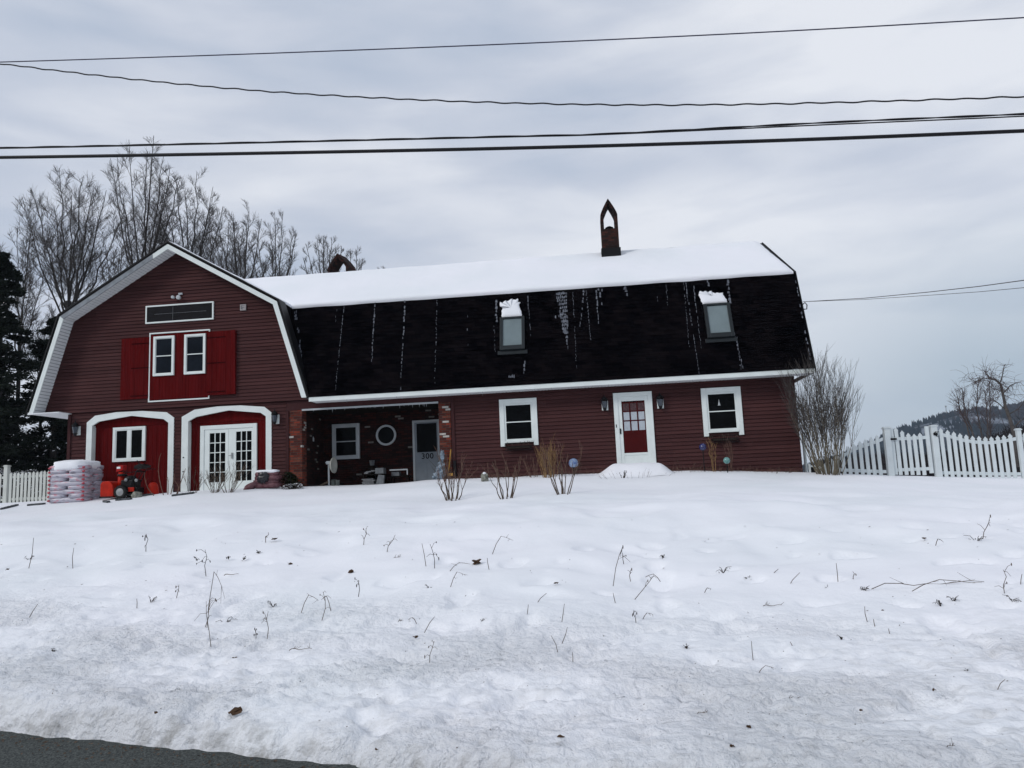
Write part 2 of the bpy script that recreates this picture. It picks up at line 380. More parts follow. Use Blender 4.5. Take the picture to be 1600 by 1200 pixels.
for nme,arr in(('dirt',dirt),('rough',rough)):
    at=me.attributes.new(nme,'FLOAT','POINT'); at.data.foreach_set('value',arr)
o=bpy.data.objects.new('snow_ground',me); C.objects.link(o); tag(o,'sloping snow covered lawn and roadside bank',kind='structure')
# road
def roadmat():
    m=mat('asphalt',(.046,.052,.050),.9,.25,3,.0,1,.2)
    nt=m.node_tree;N=nt.nodes;L=nt.links;b=N['Principled BSDF']; geo=N.new('ShaderNodeNewGeometry')
    v=N.new('ShaderNodeTexVoronoi'); v.inputs['Scale'].default_value=70; L.new(geo.outputs['Position'],v.inputs['Vector'])
    bp=N.new('ShaderNodeBump'); bp.inputs['Strength'].default_value=.9; bp.inputs['Distance'].default_value=.01; L.new(v.outputs['Distance'],bp.inputs['Height']); L.new(bp.outputs[0],b.inputs['Normal'])
    n=N.new('ShaderNodeTexNoise'); n.inputs['Scale'].default_value=55; n.inputs['Detail'].default_value=4; L.new(geo.outputs['Position'],n.inputs['Vector'])
    cr=N.new('ShaderNodeValToRGB'); L.new(n.outputs['Fac'],cr.inputs['Fac']); cr.color_ramp.elements[0].position=.35; cr.color_ramp.elements[1].position=.72
    cr.color_ramp.elements[0].color=(.030,.035,.034,1); cr.color_ramp.elements[1].color=(.105,.115,.108,1); L.new(cr.outputs[0],b.inputs['Base Color'])
    return m
mb=MB(); mb.quad((-1400,-3.4,-1.65),(1400,-3.4,-1.65),(1400,8.2,-1.65),(-1400,8.2,-1.65))
tag(mb.build('road',roadmat()),'dark asphalt road edge along the snow bank',kind='structure')

# ================================================================ HOUSE
A_,B_,XG,ZE,ZB,ZR=4.634,3.681,-13.225,3.034,6.166,8.332
YE,XE,XC,XL,YM,YB=22.4,6.431,5.979,-16.763,27.32,32.25
DB=1.085
WY=23.0
H=thing('barn_house',(-5,23,.2),'long maroon gambrel barn house with black shingles and snow on its roof','house')
def cut(a,b,holes):
    iv=[(a,b)]
    for h0,h1 in holes:
        nv=[]
        for s,e in iv:
            if h1<=s or h0>=e: nv.append((s,e)); continue
            if h0>s: nv.append((s,h0))
            if h1<e: nv.append((h1,e))
        iv=nv
    return iv
def siding(mb,x0f,x1f,z0,z1,Y,holes=(),lap=.112,out=.030):
    z=z0
    while z<z1-1e-4:
        t=min(z+lap,z1)
        xa,xb=x0f(z),x1f(z); xa2,xb2=x0f(t),x1f(t)
        hs=[h(.5*(z+t)) for h in holes]; hs=[h for h in hs if h]
        segs=cut(xa,xb,hs)
        for s,e in segs:
            s2=xa2 if s==xa else s; e2=xb2 if e==xb else e
            # shingled board: bottom proud, top flush
            # a slightly rounded drop shadow lip
            mb.quad((s,Y-out,z),(e,Y-out,z),(e2,Y-.002,t),(s2,Y-.002,t))
            mb.quad((s,Y,z),(e,Y,z),(e,Y-out,z),(s,Y-out,z))
        z=t
def box(x0,x1,y0,y1,z0,z1): return MB().box(x0,x1,y0,y1,z0,z1)
# porch opening
pxl=P(472.5,700).x; pxr=P(687,700).x; pil0=P(452,700).x; pil1=P(705.5,690).x
zp=.5*(P(478,641).z+P(686,629).z)
# main front wall
corner=P(709,690).x
mb=MB(); rh=lambda a,b,c,d:(lambda z:(a,b) if c<z<d else None)
siding(mb,lambda z:corner+.05,lambda z:XC-.0,-.3,3.0,WY,[rh(.75,1.74,-1,2.60),rh(-2.70,-1.71,1.40,2.60),rh(3.34,4.33,1.40,2.60)])
mb.build('siding_wall',M['siding'],H)
# band above the porch
mb=MB(); mb.box(pil0-.08,corner+.049,WY-.012,WY+.1,zp,3.02)
mb.build('porch_beam',M['siding_trim'],H,bevel=.004)
mb=MB(); mb.box(pxl,pxr,WY-.03,WY-.013,zp-.02,zp+.035)
rnd=random.Random(4)
mb.build('frosted_beam_edge',M['white2'],H)
for i in range(20):
    x=pxl+.1+rnd.random()*(pxr-pxl-.2); l=.03+.09*rnd.random()**2
    MB().tube([(x,WY-.02,zp-.018),(x,WY-.02,zp-.02-l)],[.008,.001],5).build('icicle',M['white2'],H)
for i in range(12):
    x=-8+rnd.random()*13.5; l=.04+.13*rnd.random()**2
    MB().tube([(x,YE+.015,ZE-.13),(x,YE+.015,ZE-.14-l)],[.009,.001],5).build('icicle',M['white2'],H)
for q_ in((corner-.05,corner+.05,WY-.052,WY+.05,-.3,zp),(pil0-.09,pil0,WY-.052,WY+.05,-.3,zp),(XL-.09,XL+.02,WY-.057,WY+.05,-.3,2.99)):
    MB().box(*q_).build('corner_board',M['siding_trim'],H,bevel=.004)
# garage lower wall with bay openings
def poly(pp,Y=WY): return [XZ(a,b,Y) for a,b in pp]
LO=poly([(135,735),(136.9,660.6),(150,649.8),(182.8,644.3),(223,642.3),(261.6,644.3),(274,652.6),(270,766)])
LI=poly([(143.4,735),(145.3,665.3),(155.6,658.8),(182,654),(206.3,649.8),(256.9,655),(265,660.6),(261.6,765)])
RO=poly([(282.5,766),(286.3,651.6),(305,640.3),(340.6,635.3),(376.3,633.6),(413.8,635.8),(426,644.5),(424,732)])
RI=poly([(293.8,767),(295.3,658.5),(306.9,651.6),(332,646.4),(357.5,641.3),(408,645),(417,650.6),(415.6,731)])
for q in(LO,LI,RO,RI):
    xl=.5*(q[0][0]+q[1][0]); xr=.5*(q[-1][0]+q[-2][0])
    q[0]=(xl,-.2); q[1]=(xl,q[1][1]); q[-1]=(xr,-.2); q[-2]=(xr,q[-2][1])
def hole(O,I):
    def h(z):
        xl=.5*(O[0][0]+I[0][0]); xr=.5*(O[-1][0]+I[-1][0]); zt=.5*(O[1][1]+I[1][1])
        ztop=max(b for a,b in O)-.07
        if z<zt: return (xl,xr)
        if z>=ztop: return None
        u=(z-zt)/(ztop-zt); w=(xr-xl)*.5*(u**2.2)*.92; return (xl+w,xr-w)
    return h
mb=MB(); siding(mb,lambda z:XL,lambda z:pil0-.08,-.3,3.02,WY,[hole(LO,LI),hole(RO,RI)])
mb.build('garage_siding',M['siding'],H)
RY=WY+.16
for (O,I,nm) in((LO,LI,0),(RO,RI,1)):
    mb=MB(); mb.band(O,I,WY-.05,WY+.02)
    # jamb returns
    xl,xr=I[0][0],I[-1][0]
    mb.box(xl-.03,xl,WY+.02,RY,-.2,I[1][1]); mb.box(xr,xr+.03,WY+.02,RY,-.2,I[-2][1])
    ar=mb.build('arch_trim',M['white'],H)
    mb=MB(); mb.box(O[0][0]+.05,O[-1][0]-.05,RY,RY+.05,-.2,max(b for a,b in O)-.1)
    # tongue and groove boards
    x=xl
    zt=I[1][1]-.02
    mb.box(xl,xr,RY-.03,RY-.001,zt-.06+.02,max(b for a,b in I)+.04)
    x=xl
    while x<xr-.05:
        mb.box(x+.004,min(x+.14,xr)-.004,RY-.012,RY-.001,-.2,zt-.045); x+=.14
    mb.build('bay_panel',M['red'],H)
for zz in (P(288,715).z,P(288,737).z): MB().lathe((P(288,715).x,WY-.05,zz),[(.001,-.022),(.02,-.02),(.02,0),(.001,.001)],10,'y').build('bolt',M['black'],H)
def rect(tl,br,Y=WY):
    a=P(*tl,Y); b=P(*br,Y); return a.x,b.x,b.z,a.z
def frame(mb,x0,x1,z0,z1,w,ya,yb,wb=None,wt=None):
    wb=w if wb is None else wb; wt=w if wt is None else wt
    mb.box(x0,x0+w,ya,yb,z0,z1); mb.box(x1-w,x1,ya,yb,z0,z1)
    mb.box(x0+w,x1-w,ya,yb,z1-wt,z1)
    if wb>0: mb.box(x0+w,x1-w,ya,yb,z0,z0+wb)
    return mb
def dh_window(x0,x1,z0,z1,Y,w=.14,sw=.055,m='white',gm='glass',rail=.5,horns=.0,name='window',mid=.03,label=None):
    mb=MB(); 
    frame(mb,x0,x1,z0,z1,w,Y-.07,Y+.01,wb=0 if horns else w)
    if horns: mb.box(x0+w,x1-w,Y-.085,Y+.01,z0+horns,z0+horns+.06)
    f=mb.build(name,M[m],H,bevel=.006)
    zi=z0+(horns+.06 if horns else w); 
    mb=MB(); frame(mb,x0+w,x1-w,zi,z1-w,sw,Y-.048,Y-.004)
    zm=zi+(z1-w-zi)*rail; mb.box(x0+w+sw,x1-w-sw,Y-.046,Y-.004,zm-mid/2,zm+mid/2)
    mb.build('sash',M[m],f,bevel=.003)
    mb=MB(); mb.box(x0+w+sw-.005,x1-w-sw+.005,Y-.026,Y-.021,zi+sw-.005,zm); mb.box(x0+w+sw-.005,x1-w-sw+.005,Y-.033,Y-.028,zm,z1-w-sw+.005)
    mb.build('pane',M[gm],f)
    if label: f['label']=label
    return f
ZW,ZV=2.694,1.263
w1=dh_window(-2.78,-1.634,ZV,ZW,WY,.14,.055,horns=.10)
w2=dh_window(3.258,4.408,ZV,ZW,WY,.14,.055,horns=.10)
# things seen through the right window: small pale bell hanging and a jar row on the inner sill
mb=MB(); c=P(1123,627); mb.lathe((c.x,WY-.036,c.z-.13),[(.045,0),(.035,.02),(.012,.12),(.004,.18)],10); mb.build('hanging_bell',M['white2'],w2)
# front door
x0,x1=.67,1.819; zt=2.697
mb=MB(); frame(mb,x0,x1,-.1,zt,.13,WY-.07,WY+.01,wb=0); D=mb.build('front_door',M['white'],H,bevel=.006)
gx0,gx1,gz0,gz1=rect((970.5,627.5),(1012.2,706.5))
mb=MB(); a,b=x0+.13,x1-.13
mb.box(a,gx0,WY-.05,WY-.005,.1,zt-.13); mb.box(gx1,b,WY-.05,WY-.005,.1,zt-.13); mb.box(gx0,gx1,WY-.05,WY-.005,gz1,zt-.13); mb.box(gx0,gx1,WY-.05,WY-.005,gz0-.07,gz0)
mb.box(gx0,gx1,WY-.04,WY-.005,.1,gz0-.07)
mb.build('storm_door',M['white'],D,bevel=.004)
W,Hh=gx1-gx0,gz1-gz0
mb=MB(); mb.box(gx0,gx1,WY-.02,WY-.006,gz0,gz0+Hh*.43)
zs=[gz0+Hh*.43,gz0+Hh*.62,gz0+Hh*.80,gz0+Hh*.97]
xs_=[gx0+W*.03,gx0+W*.35,gx0+W*.67,gx0+W*.99]
for x in xs_: mb.box(x-.02,x+.02,WY-.02,WY-.006,zs[0],gz1)
for z in zs[1:]: mb.box(gx0+.001,gx1-.001,WY-.0195,WY-.0065,z-.018,z+.018)
mb.build('red_door_panel',M['red_dark'],D)
mb=MB()
for i in range(3):
    for j in range(2): mb.box(xs_[i]+.02,xs_[i+1]-.02,WY-.012,WY-.007,zs[j]+.018*(j>0)+.001,zs[j+1]-.018)
mb.build('curtained_pane',M['curtain'],D)
mb=MB()
for i in range(3): mb.box(xs_[i]+.02,xs_[i+1]-.02,WY-.012,WY-.007,zs[2]+.018,zs[3]-.018)
mb.build('dim_pane',mat('dim_pane',(.055,.02,.022),.2,.5,20,spec=.5),D)  # dark red reflection put into the colour of the top panes
mb=MB(); h=P(969.5,674); mb.box(h.x-.018,h.x+.018,WY-.08,WY-.05,h.z-.08,h.z+.08); mb.build('handle',M['black'],D,bevel=.004); mb=MB(); h=P(963,666); mb.box(h.x-.012,h.x+.012,WY-.085,WY-.07,h.z-.045,h.z+.045)
mb.build('doorbell',M['black'],D,bevel=.004)
# bay window (left bay)
bx=rect((178.5,668.5),(227.8,719.7),RY)
mb=MB(); frame(mb,*bx,.085,RY-.07,RY,wb=.085); f=mb.build('casement_window',M['white'],H,bevel=.005)
mb=MB(); xm=.5*(bx[0]+bx[1]); 
mb.box(xm-.045,xm+.045,RY-.06,RY-.01,bx[2]+.085,bx[3]-.085); frame(mb,bx[0]+.085,xm-.045,bx[2]+.085,bx[3]-.085,.03,RY-.055,RY-.012); frame(mb,xm+.045,bx[1]-.085,bx[2]+.085,bx[3]-.085,.03,RY-.055,RY-.012)
mb.build('sash',M['white'],f)
mb=MB(); mb.box(bx[0]+.11,xm-.07,RY-.03,RY-.025,bx[2]+.11,bx[3]-.11); mb.box(xm+.07,bx[1]-.11,RY-.03,RY-.025,bx[2]+.11,bx[3]-.11); mb.build('pane',M['glass'],f)
# french doors
fx0,fx1,fz0,fz1=rect((314.6,666),(402.3,768),RY)
mb=MB(); frame(mb,fx0,fx1,.0,fz1,.13,RY-.07,RY,wb=0); FD=mb.build('french_door',M['white'],H,bevel=.005)
xm=.5*(fx0+fx1)
lw=(fx1-fx0-.26)/2
for k,(gl,gr) in enumerate((((328.8,677.3),(352.8,752.8)),((370,674.6),(394,750.3)))):
    g=rect(gl,gr,RY); a=fx0+.13+k*lw; b=a+lw
    mb=MB(); yA,yB=RY-.05,RY-.004
    mb.box(a+.004,g[0],yA,yB,.12,fz1-.135); mb.box(g[1],b-.004,yA,yB,.12,fz1-.135); mb.box(g[0],g[1],yA,yB,g[3],fz1-.135); mb.box(g[0],g[1],yA,yB,.12,g[2])
    for i in(1,2):
        x=g[0]+(g[1]-g[0])*i/3; mb.box(x-.013,x+.013,yA+.008,yB,g[2],g[3])
    for i in(1,2,3,4):
        z=g[2]+(g[3]-g[2])*i/5; mb.box(g[0],g[1],yA+.01,yB-.002,z-.012,z+.012)
    mb.build('door_leaf',M['white'],FD)
    mb=MB(); mb.box(g[0]-.003,g[1]+.003,RY-.025,RY-.02,g[2]-.003,g[3]+.003); mb.build('pane',M['glass'],FD)
mb=MB(); h=P(364,712,RY); mb.box(h.x-.02,h.x+.02,RY-.09,RY-.05,h.z-.09,h.z+.09); mb.tube([(h.x,RY-.1,h.z),(h.x-.1,RY-.1,h.z)],.011,6); mb.build('handle',M['steel'],FD,bevel=.004)
# ---- upper gable wall
UY=22.94
def prof(z,ins=.12):
    if z<=ZB: 
        return A_-(z-ZE)/(ZB-ZE)*(A_-B_)-ins
    return B_-(z-ZB)/(ZR-ZB)*B_-ins*1.1
gz=3.03
mb=MB(); siding(mb,lambda z:XG-max(.02,prof(z,.18)),lambda z:XG+max(.02,prof(z,.18)),gz,ZR-.16,UY)
mb.quad((XG-prof(gz,.18),UY,gz),(XG+prof(gz,.18),UY,gz),(XG+prof(gz,.18),WY+.1,gz),(XG-prof(gz,.18),WY+.1,gz))
mb.build('gable_siding',M['sidinggable'],H)
# sign board
sx0,sx1,sz0,sz1=-14.23,-11.911,5.808,6.40
mb=MB(); mb.box(sx0+.04,sx1-.04,UY-.045,UY-.002,sz0+.04,sz1-.04); 
s=mb.build('black_signboard',M['panelblack'],H)
mb=MB(); frame(mb,sx0,sx1,sz0,sz1,.045,UY-.06,UY-.003); mb.build('white_border',M['white'],s)
mb=MB(); mb.box(sx0+.3,sx1-.25,UY-.052,UY-.046,.5*(sz0+sz1)-.004,.5*(sz0+sz1)+.004); mb.box(-13.3,-13.292,UY-.052,UY-.046,sz0+.08,sz1-.08);mb.build('panel_seam',M['greybox'],s)
# loft
cx0,cx1,cz0,cz1=rect((235.2,522.8),(328,621.3),UY)
def boards(mb,x0,x1,z0,z1,ya,yb,n):
    w=(x1-x0)/n
    for i in range(n): mb.box(x0+i*w+.003,x0+(i+1)*w-.003,ya,yb,z0,z1)
mb=MB(); mb.box(cx0+.02,cx1-.02,UY-.03,UY-.003,cz0+.02,cz1-.02); boards(mb,cx0+.03,cx1-.03,cz0+.03,cz1-.03,UY-.04,UY-.031,18)
L_=mb.build('loft_door',M['red'],H)
mb=MB(); mb.box(cx0-.01,cx0+.03,UY-.05,UY-.003,cz0,cz1); mb.box(cx0-.01,cx1,UY-.05,UY-.003,cz1,cz1+.04); mb.box(cx0-.01,cx1,UY-.05,UY-.003,cz0-.04,cz0); mb.box(cx1-.035,cx1,UY-.05,UY-.003,cz1-.09,cz1);mb.box(cx1-.035,cx1,UY-.05,UY-.003,cz0,cz0+.07)
mb.build('white_border',M['white'],L_)
for k,(tl,br) in enumerate((((191.5,530),(234.6,622.6)),((327,519.5),(369.7,615.8)))):
    r=rect(tl,br,UY); mb=MB(); y0=-.055 if k==0 else -.11
    x1_=r[1]-(.0 if k else .035)
    mb.box(r[0],x1_,UY+y0+.012,UY-.019,r[2],r[3]); boards(mb,r[0],x1_,r[2],r[3],UY+y0,UY+y0+.0119,6)
    s=mb.build('loft_shutter',M['red'],H)
    HM=mat('dark_red_hinge',(.022,.002,.0025),.8,spec=.02)
    for z in(r[2]+.1,(r[2]+r[3])/2,r[3]-.2):
        mb=MB()
        if k==0: mb.box(x1_-.6,x1_,UY+y0-.014,UY+y0-.001,z-.015,z+.015)
        else: mb.box(r[0],r[0]+.6,UY+y0-.014,UY+y0-.001,z-.015,z+.015)
        mb.build('strap_hinge',HM,s)
for a,b in(((242.3,527),(273.5,586.5)),((290.3,523.8),(322.6,583.8))):
    r=rect(a,b,UY); dh_window(r[0],r[1],r[2],r[3],UY-.03,.07,.02,gm='glassblue',name='loft_window')
# ---- roofs
Fs=lambda X,Y,Z:(X,Y,Z)
def slab(mb,poly,t=.09):
    p=[Vector(q) for q in poly]; n=(p[1]-p[0]).cross(p[2]-p[0]).normalized()
    if n.z<0:n=-n
    mb.extr([q-n*t for q in p],n*t)
vE=(XG+A_,YE,ZE); vB=(XG+B_,YE+DB,ZB); vR=(XG,YM,ZR)
# lower main slope as shingle courses
mb=MB(); n=26
for i in range(n):
    u0,u1=i/n,(i+1)/n
    def pt(u,right,o=0):
        z=ZE+(ZB-ZE)*u; Y=YE+DB*u; x=XE if right else XG+A_-(A_-B_)*u
        return (x,Y-o,z)
    o=.014
    mb.quad(pt(u0,0,o),pt(u0,1,o),pt(u1,1,.001),pt(u1,0,.001)); mb.quad(pt(u0,0,0),pt(u0,1,0),pt(u0,1,o),pt(u0,0,o))
# garage right lower slope (small triangle by the valley) and left lower slope, back slopes
slab(mb,[(XG+A_,YE,ZE),(XG+B_,YE,ZB),vB],.05)
slab(mb,[(XG-A_,YE,ZE),(XG-A_,YB,ZE),(XG-B_,YB,ZB),(XG-B_,YE,ZB)],.06)
slab(mb,[(XG-A_,YB,ZE),(XE,YB,ZE),(XE,YB-DB,ZB),(XG-A_+.95,YB-DB,ZB)],.06)
mb.build('shingle_roof',M['shingle'],H)
mb=MB() # upper deck under snow
slab(mb,[vB,(XE,YE+DB,ZB),(XE,YM,ZR),vR],.06)
slab(mb,[(XG+B_,YE,ZB),vB,vR,(XG,YE,ZR)],.06)
slab(mb,[(XG-B_,YE,ZB),(XG-B_,YB,ZB),(XG,YB,ZR),(XG,YE,ZR)],.06)
slab(mb,[(XG-B_,YB-DB,ZB),(XE,YB-DB,ZB),(XE,YM,ZR),(XG,YM,ZR)],.06)
mb.build('roof_deck',M['black'],H)
# snow sheets with rounded lips
def snowsheet(mb,a,b,c,d,nu,nv,th,seed=0,lip=.2,edges='all'):
    """a,b bottom edge; d,c top edge"""
    a,b,c,d=map(Vector,(a,b,c,d)); n=(b-a).cross(d-a).normalized()
    if n.z<0:n=-n
    n0=len(mb.v)
    L1=(d-a).length
    vsx=[0]+[lip/L1*k/4 for k in (0.15,.5,1,2,4)]; vv=[x for x in vsx]+[vsx[-1]+(1-vsx[-1])*k/nv for k in range(1,nv+1)]
    for v in vv:
        p0=a.lerp(d,v); p1=b.lerp(c,v)
        for i in range(nu+1):
            u=i/nu; p=p0.lerp(p1,u)
            s=min(1,v*L1/lip); h=th*math.sqrt(max(0,1-(1-s)**2))
            e=min(u,1-u)*(p1-p0).length; s2=min(1,e/.12); h*=.35+.65*math.sqrt(max(0,1-(1-s2)**2))
            h+=(.028*noise.noise(Vector((p.x*.8,p.y*.8,seed)))+.012*noise.noise(Vector((p.x*3,p.y*3,seed+3))))*s
            wob=.03*noise.noise(Vector((p.x*1.1,seed,1))) if v==0 else 0
            q=p+n*(h+.003)+(a-d).normalized()*wob*(1 if v==0 else 0)
            mb.v.append(tuple(q))
    w=nu+1
    for r in range(len(vv)-1):
        for i in range(nu): mb.f.append((n0+r*w+i,n0+r*w+i+1,n0+(r+1)*w+i+1,n0+(r+1)*w+i))
    # skirt
    k=len(mb.v)
    for i in range(w): q=Vector(mb.v[n0+i])-n*.05; mb.v.append(tuple(q))
    for i in range(nu): mb.f.append((k+i,k+i+1,n0+i+1,n0+i))
mb=MB()
snowsheet(mb,(XG+B_+.02,YE+DB-.04,ZB-.01),(XE-.06,YE+DB-.04,ZB-.01),(XE-.12,YM+.02,ZR),(XG-.1,YM+.02,ZR),150,26,.10,1,lip=.12)
mb.build('roof_snow',M['snow'],H,smooth=True)
mb=MB(); snowsheet(mb,(XG+B_-.03,YE+.02,ZB+.01),(XG+B_-.0,YE+DB+.05,ZB+.01),(XG+.05,YM+.1,ZR),(XG+.0,YE+.02,ZR),14,20,.07,2,lip=.08)
snowsheet(mb,(XG-B_,YB,ZB),(XG-B_+.02,YE+.02,ZB),(XG-.0,YE+.02,ZR),(XG,YB,ZR),24,16,.07,3,lip=.1)
mb.build('roof_snow',M['snow'],H,smooth=True)
mb=MB(); snowsheet(mb,(XE,YB-DB,ZB),(XG,YB-DB,ZB),(XG,YM-.02,ZR),(XE-.1,YM-.02,ZR),40,10,.10,4)
mb.build('roof_snow',M['snow'],H,smooth=True)
# fascia and soffit along main eave
mb=MB(); mb.box(XG+A_+.02,XE-.01,YE+.005,YE+.025,ZE-.135,ZE-.005)
mb.box(XE-.04,XE-.01,YE+.026,YB,ZE-.135,ZE-.02)
mb.build('fascia',M['white'],H)
mb=MB(); x=XG+A_+.05
while x<XE-.12:
    mb.box(x,x+.085,YE+.03,WY+.0,ZE-.125,ZE-.115); x+=.1
mb.box(XG+A_+.05,XE-.05,YE+.03,WY,ZE-.112,ZE-.1)
mb.build('soffit',M['soffit'],H)
# right end: barge edge black, gable wall
mb=MB()
pr=[(YE,ZE),(YE+DB,ZB),(YM,ZR),(YB-DB,ZB),(YB,ZE)]
for (a,b),(c,d) in zip(pr,pr[1:]):
    mb.extr([(XE,a,b-.16),(XE,c,d-.16),(XE,c,d+.03),(XE,a,b+.03)],(.03,0,0))
mb.build('barge_board',M['black'],H)
mb=MB(); mb.extr([(XC,WY,-.3),(XC,32,-.3),(XC,32,2.95),(XC,YB-DB,ZB-.1),(XC,YM,ZR-.1),(XC,YE+DB,ZB-.1),(XC,WY,3.2)],(-.1,0,0))
mb.box(XL,XC,31.9,32,-.3,3.0); mb.box(XL,XL+.1,WY+.02,32,-.3,3.0)
mb.quad((XC-.1,WY,2.9),(XC-.1,32,2.9),(XL,32,2.9),(XL,WY+.2,2.9))
mb.extr([(XG-prof(gz),31.99,gz),(XG+prof(gz),31.99,gz),(XG+B_-.2,31.99,ZB),(XG,31.99,ZR-.1),(XG-B_+.2,31.99,ZB)],(0,.05,0))
mb.build('end_wall',M['siding'],H)
mb=MB(); 
for (a,b),(c,d) in zip(pr[:2],pr[1:3]):
    mb.quad((XC+.001,a,b-.13),(XE,a,b-.13),(XE,c,d-.13),(XC+.001,c,d-.13))
mb.build('end_soffit',M['soffit'],H)
# garage rakes: face boards + soffits
RK=.19
def offp(p,q,d):
    """offset segment inward (down)"""
    v=Vector((q[0]-p[0],0,q[1]-p[1])).normalized(); n=Vector((v.z,0,-v.x))
    if n.z>0:n=-n
    return n*d
corners=[(XG-A_,ZE),(XG-B_,ZB),(XG,ZR),(XG+B_,ZB),(XG+A_,ZE)]
def inset(d):
    # mitred inset polyline
    out=[]
    ln=[]
    cen=Vector((XG,0,4.5))
    for a,b in zip(corners,corners[1:]):
        v=Vector((b[0]-a[0],0,b[1]-a[1])).normalized(); n=Vector((v.z,0,-v.x))
        if (cen-Vector((a[0],0,a[1]))).dot(n)<0:n=-n
        ln.append((Vector((a[0],0,a[1]))+n*d,v))
    out.append(None)
    for (p,v),(q,w) in zip(ln,ln[1:]):
        den=v.x*w.z-v.z*w.x; t=((q.x-p.x)*w.z-(q.z-p.z)*w.x)/den; r=p+v*t; out.append((r.x,r.z))
    p,v=ln[0]; t=(ZE-p.z)/v.z; out[0]=((p+v*t).x,ZE)
    p,v=ln[-1]; t=(ZE-p.z)/v.z; out.append(((p+v*t).x,ZE))
    return out
c0=inset(.012); c1=inset(.012+RK); c2=inset(.26)
Y0=YE
def seg(i,mb,a,b,ya,yb): mb.prism([a[i],a[i+1],b[i+1],b[i]],ya,yb)
mb=MB()
seg(0,mb,c0,c1,Y0,Y0+.03); mb.build('rake_board',M['white'],H,bevel=.003); mb=MB()
for i in(2,3): seg(i,mb,c0,c1,Y0,Y0+.03)
# short white piece near apex on left slope
t=.86; pa=lambda c:(c[1][0]+(c[2][0]-c[1][0])*t,c[1][1]+(c[2][1]-c[1][1])*t)
mb.prism([pa(c0),c0[2],c1[2],pa(c1)],Y0,Y0+.03)
mb.build('rake_board',M['white'],H,bevel=.003)
mb=MB(); mb.prism([c0[1],pa(c0),pa(c1),c1[1]],Y0+.001,Y0+.03); o=mb.build('bare_rake_board',M['greyboard'],H); o['label']='weathered grey rake board missing its white cladding'
mb=MB()
e0=inset(-.035)
for i in range(4): mb.prism([e0[i],e0[i+1],c0[i+1],c0[i]],Y0-.02,Y0+.5)
mb.build('drip_edge',M['black'],H)
# soffits: planks across
s1=inset(.17)
mb=MB(); bk=MB()
for i in range(4):
    a=Vector((s1[i][0],0,s1[i][1])); b=Vector((s1[i+1][0],0,s1[i+1][1])); L=(b-a).length; n=int(L/.105); v=(b-a)/n
    cen=Vector((XG,0,4.5)); nn=Vector((v.z,0,-v.x)).normalized()
    if (cen-a).dot(nn)<0: nn=-nn
    for k in range(n):
        p=a+v*k+v*.08; q=a+v*(k+1)-v*.08
        mb.extr([(p.x,Y0+.03,p.z),(q.x,Y0+.03,q.z),(q.x,UY+.0,q.z),(p.x,UY+.0,p.z)],nn*.012)
    bk.extr([(a.x,Y0+.031,a.z),(b.x,Y0+.031,b.z),(b.x,UY+.01,b.z),(a.x,UY+.01,a.z)],-nn*.01)
mb.build('rake_soffit',M['soffit'],H); bk.build('soffit_backing',M['greyboard'],H)
mb=MB(); mb.box(XG-A_+.03,XL,Y0+.0,YB,ZE-.03,ZE-.005); mb.box(XG-A_+.03,XG-A_+.22,Y0-.003,Y0+.03,ZE-.05,ZE+.02)
mb.build('eave_soffit',M['soffit'],H)
# ---- porch interior
BY=25.0
mb=MB(); mb.box(pil0,pxl,WY-.02,WY+.35,-.2,zp); mb.build('brick_pillar',M['brick'],H,bevel=.006)
mb=MB(); mb.box(pxr,pil1,WY-.02,WY+.35,-.2,zp); mb.build('brick_pillar',M['brick'],H,bevel=.006)
mb=MB(); mb.box(pxl-.3,pxr+.6,BY,BY+.1,-.2,zp+.2); mb.box(pxl-.3,pxl-.02,WY+.35,BY,-.2,zp+.2); mb.box(pxr+.5,pxr+.6,WY+.35,BY,-.2,zp+.2); mb.build('porch_wall',M['brickshade'],H)
mb=MB(); mb.box(pxl-.3,pxr+.6,WY+.1,BY,zp+.02,zp+.1); mb.build('porch_ceiling',M['dark'],H)
mb=MB(); mb.box(pxl-.3,pxr+.6,WY,BY,-.2,.24); mb.build('porch_floor',M['concrete'],H)
r=rect((519.5,663.5),(563,716.5),BY); dh_window(r[0],r[1],r[2],r[3],BY,.085,.045,m='white2',name='porch_window')
# round window
a=P(588,680,BY); b=P(619.5,680,BY); cc=P(603.7,680,BY); R1=(b.x-a.x)/2
mb=MB(); n=40
for i in range(n):
    t0,t1=2*math.pi*i/n,2*math.pi*(i+1)/n
    q=lambda t,r:(cc.x+r*math.cos(t),cc.z+r*math.sin(t))
    mb.prism([q(t0,R1),q(t1,R1),q(t1,R1-.065),q(t0,R1-.065)],BY-.06,BY)
rw=mb.build('round_window',M['white2'],H)
mb=MB(); mb.prism([(cc.x+(R1-.06)*math.cos(2*math.pi*i/n),cc.z+(R1-.06)*math.sin(2*math.pi*i/n)) for i in range(n)],BY-.02,BY-.01); mb.build('pane',M['glass'],rw)
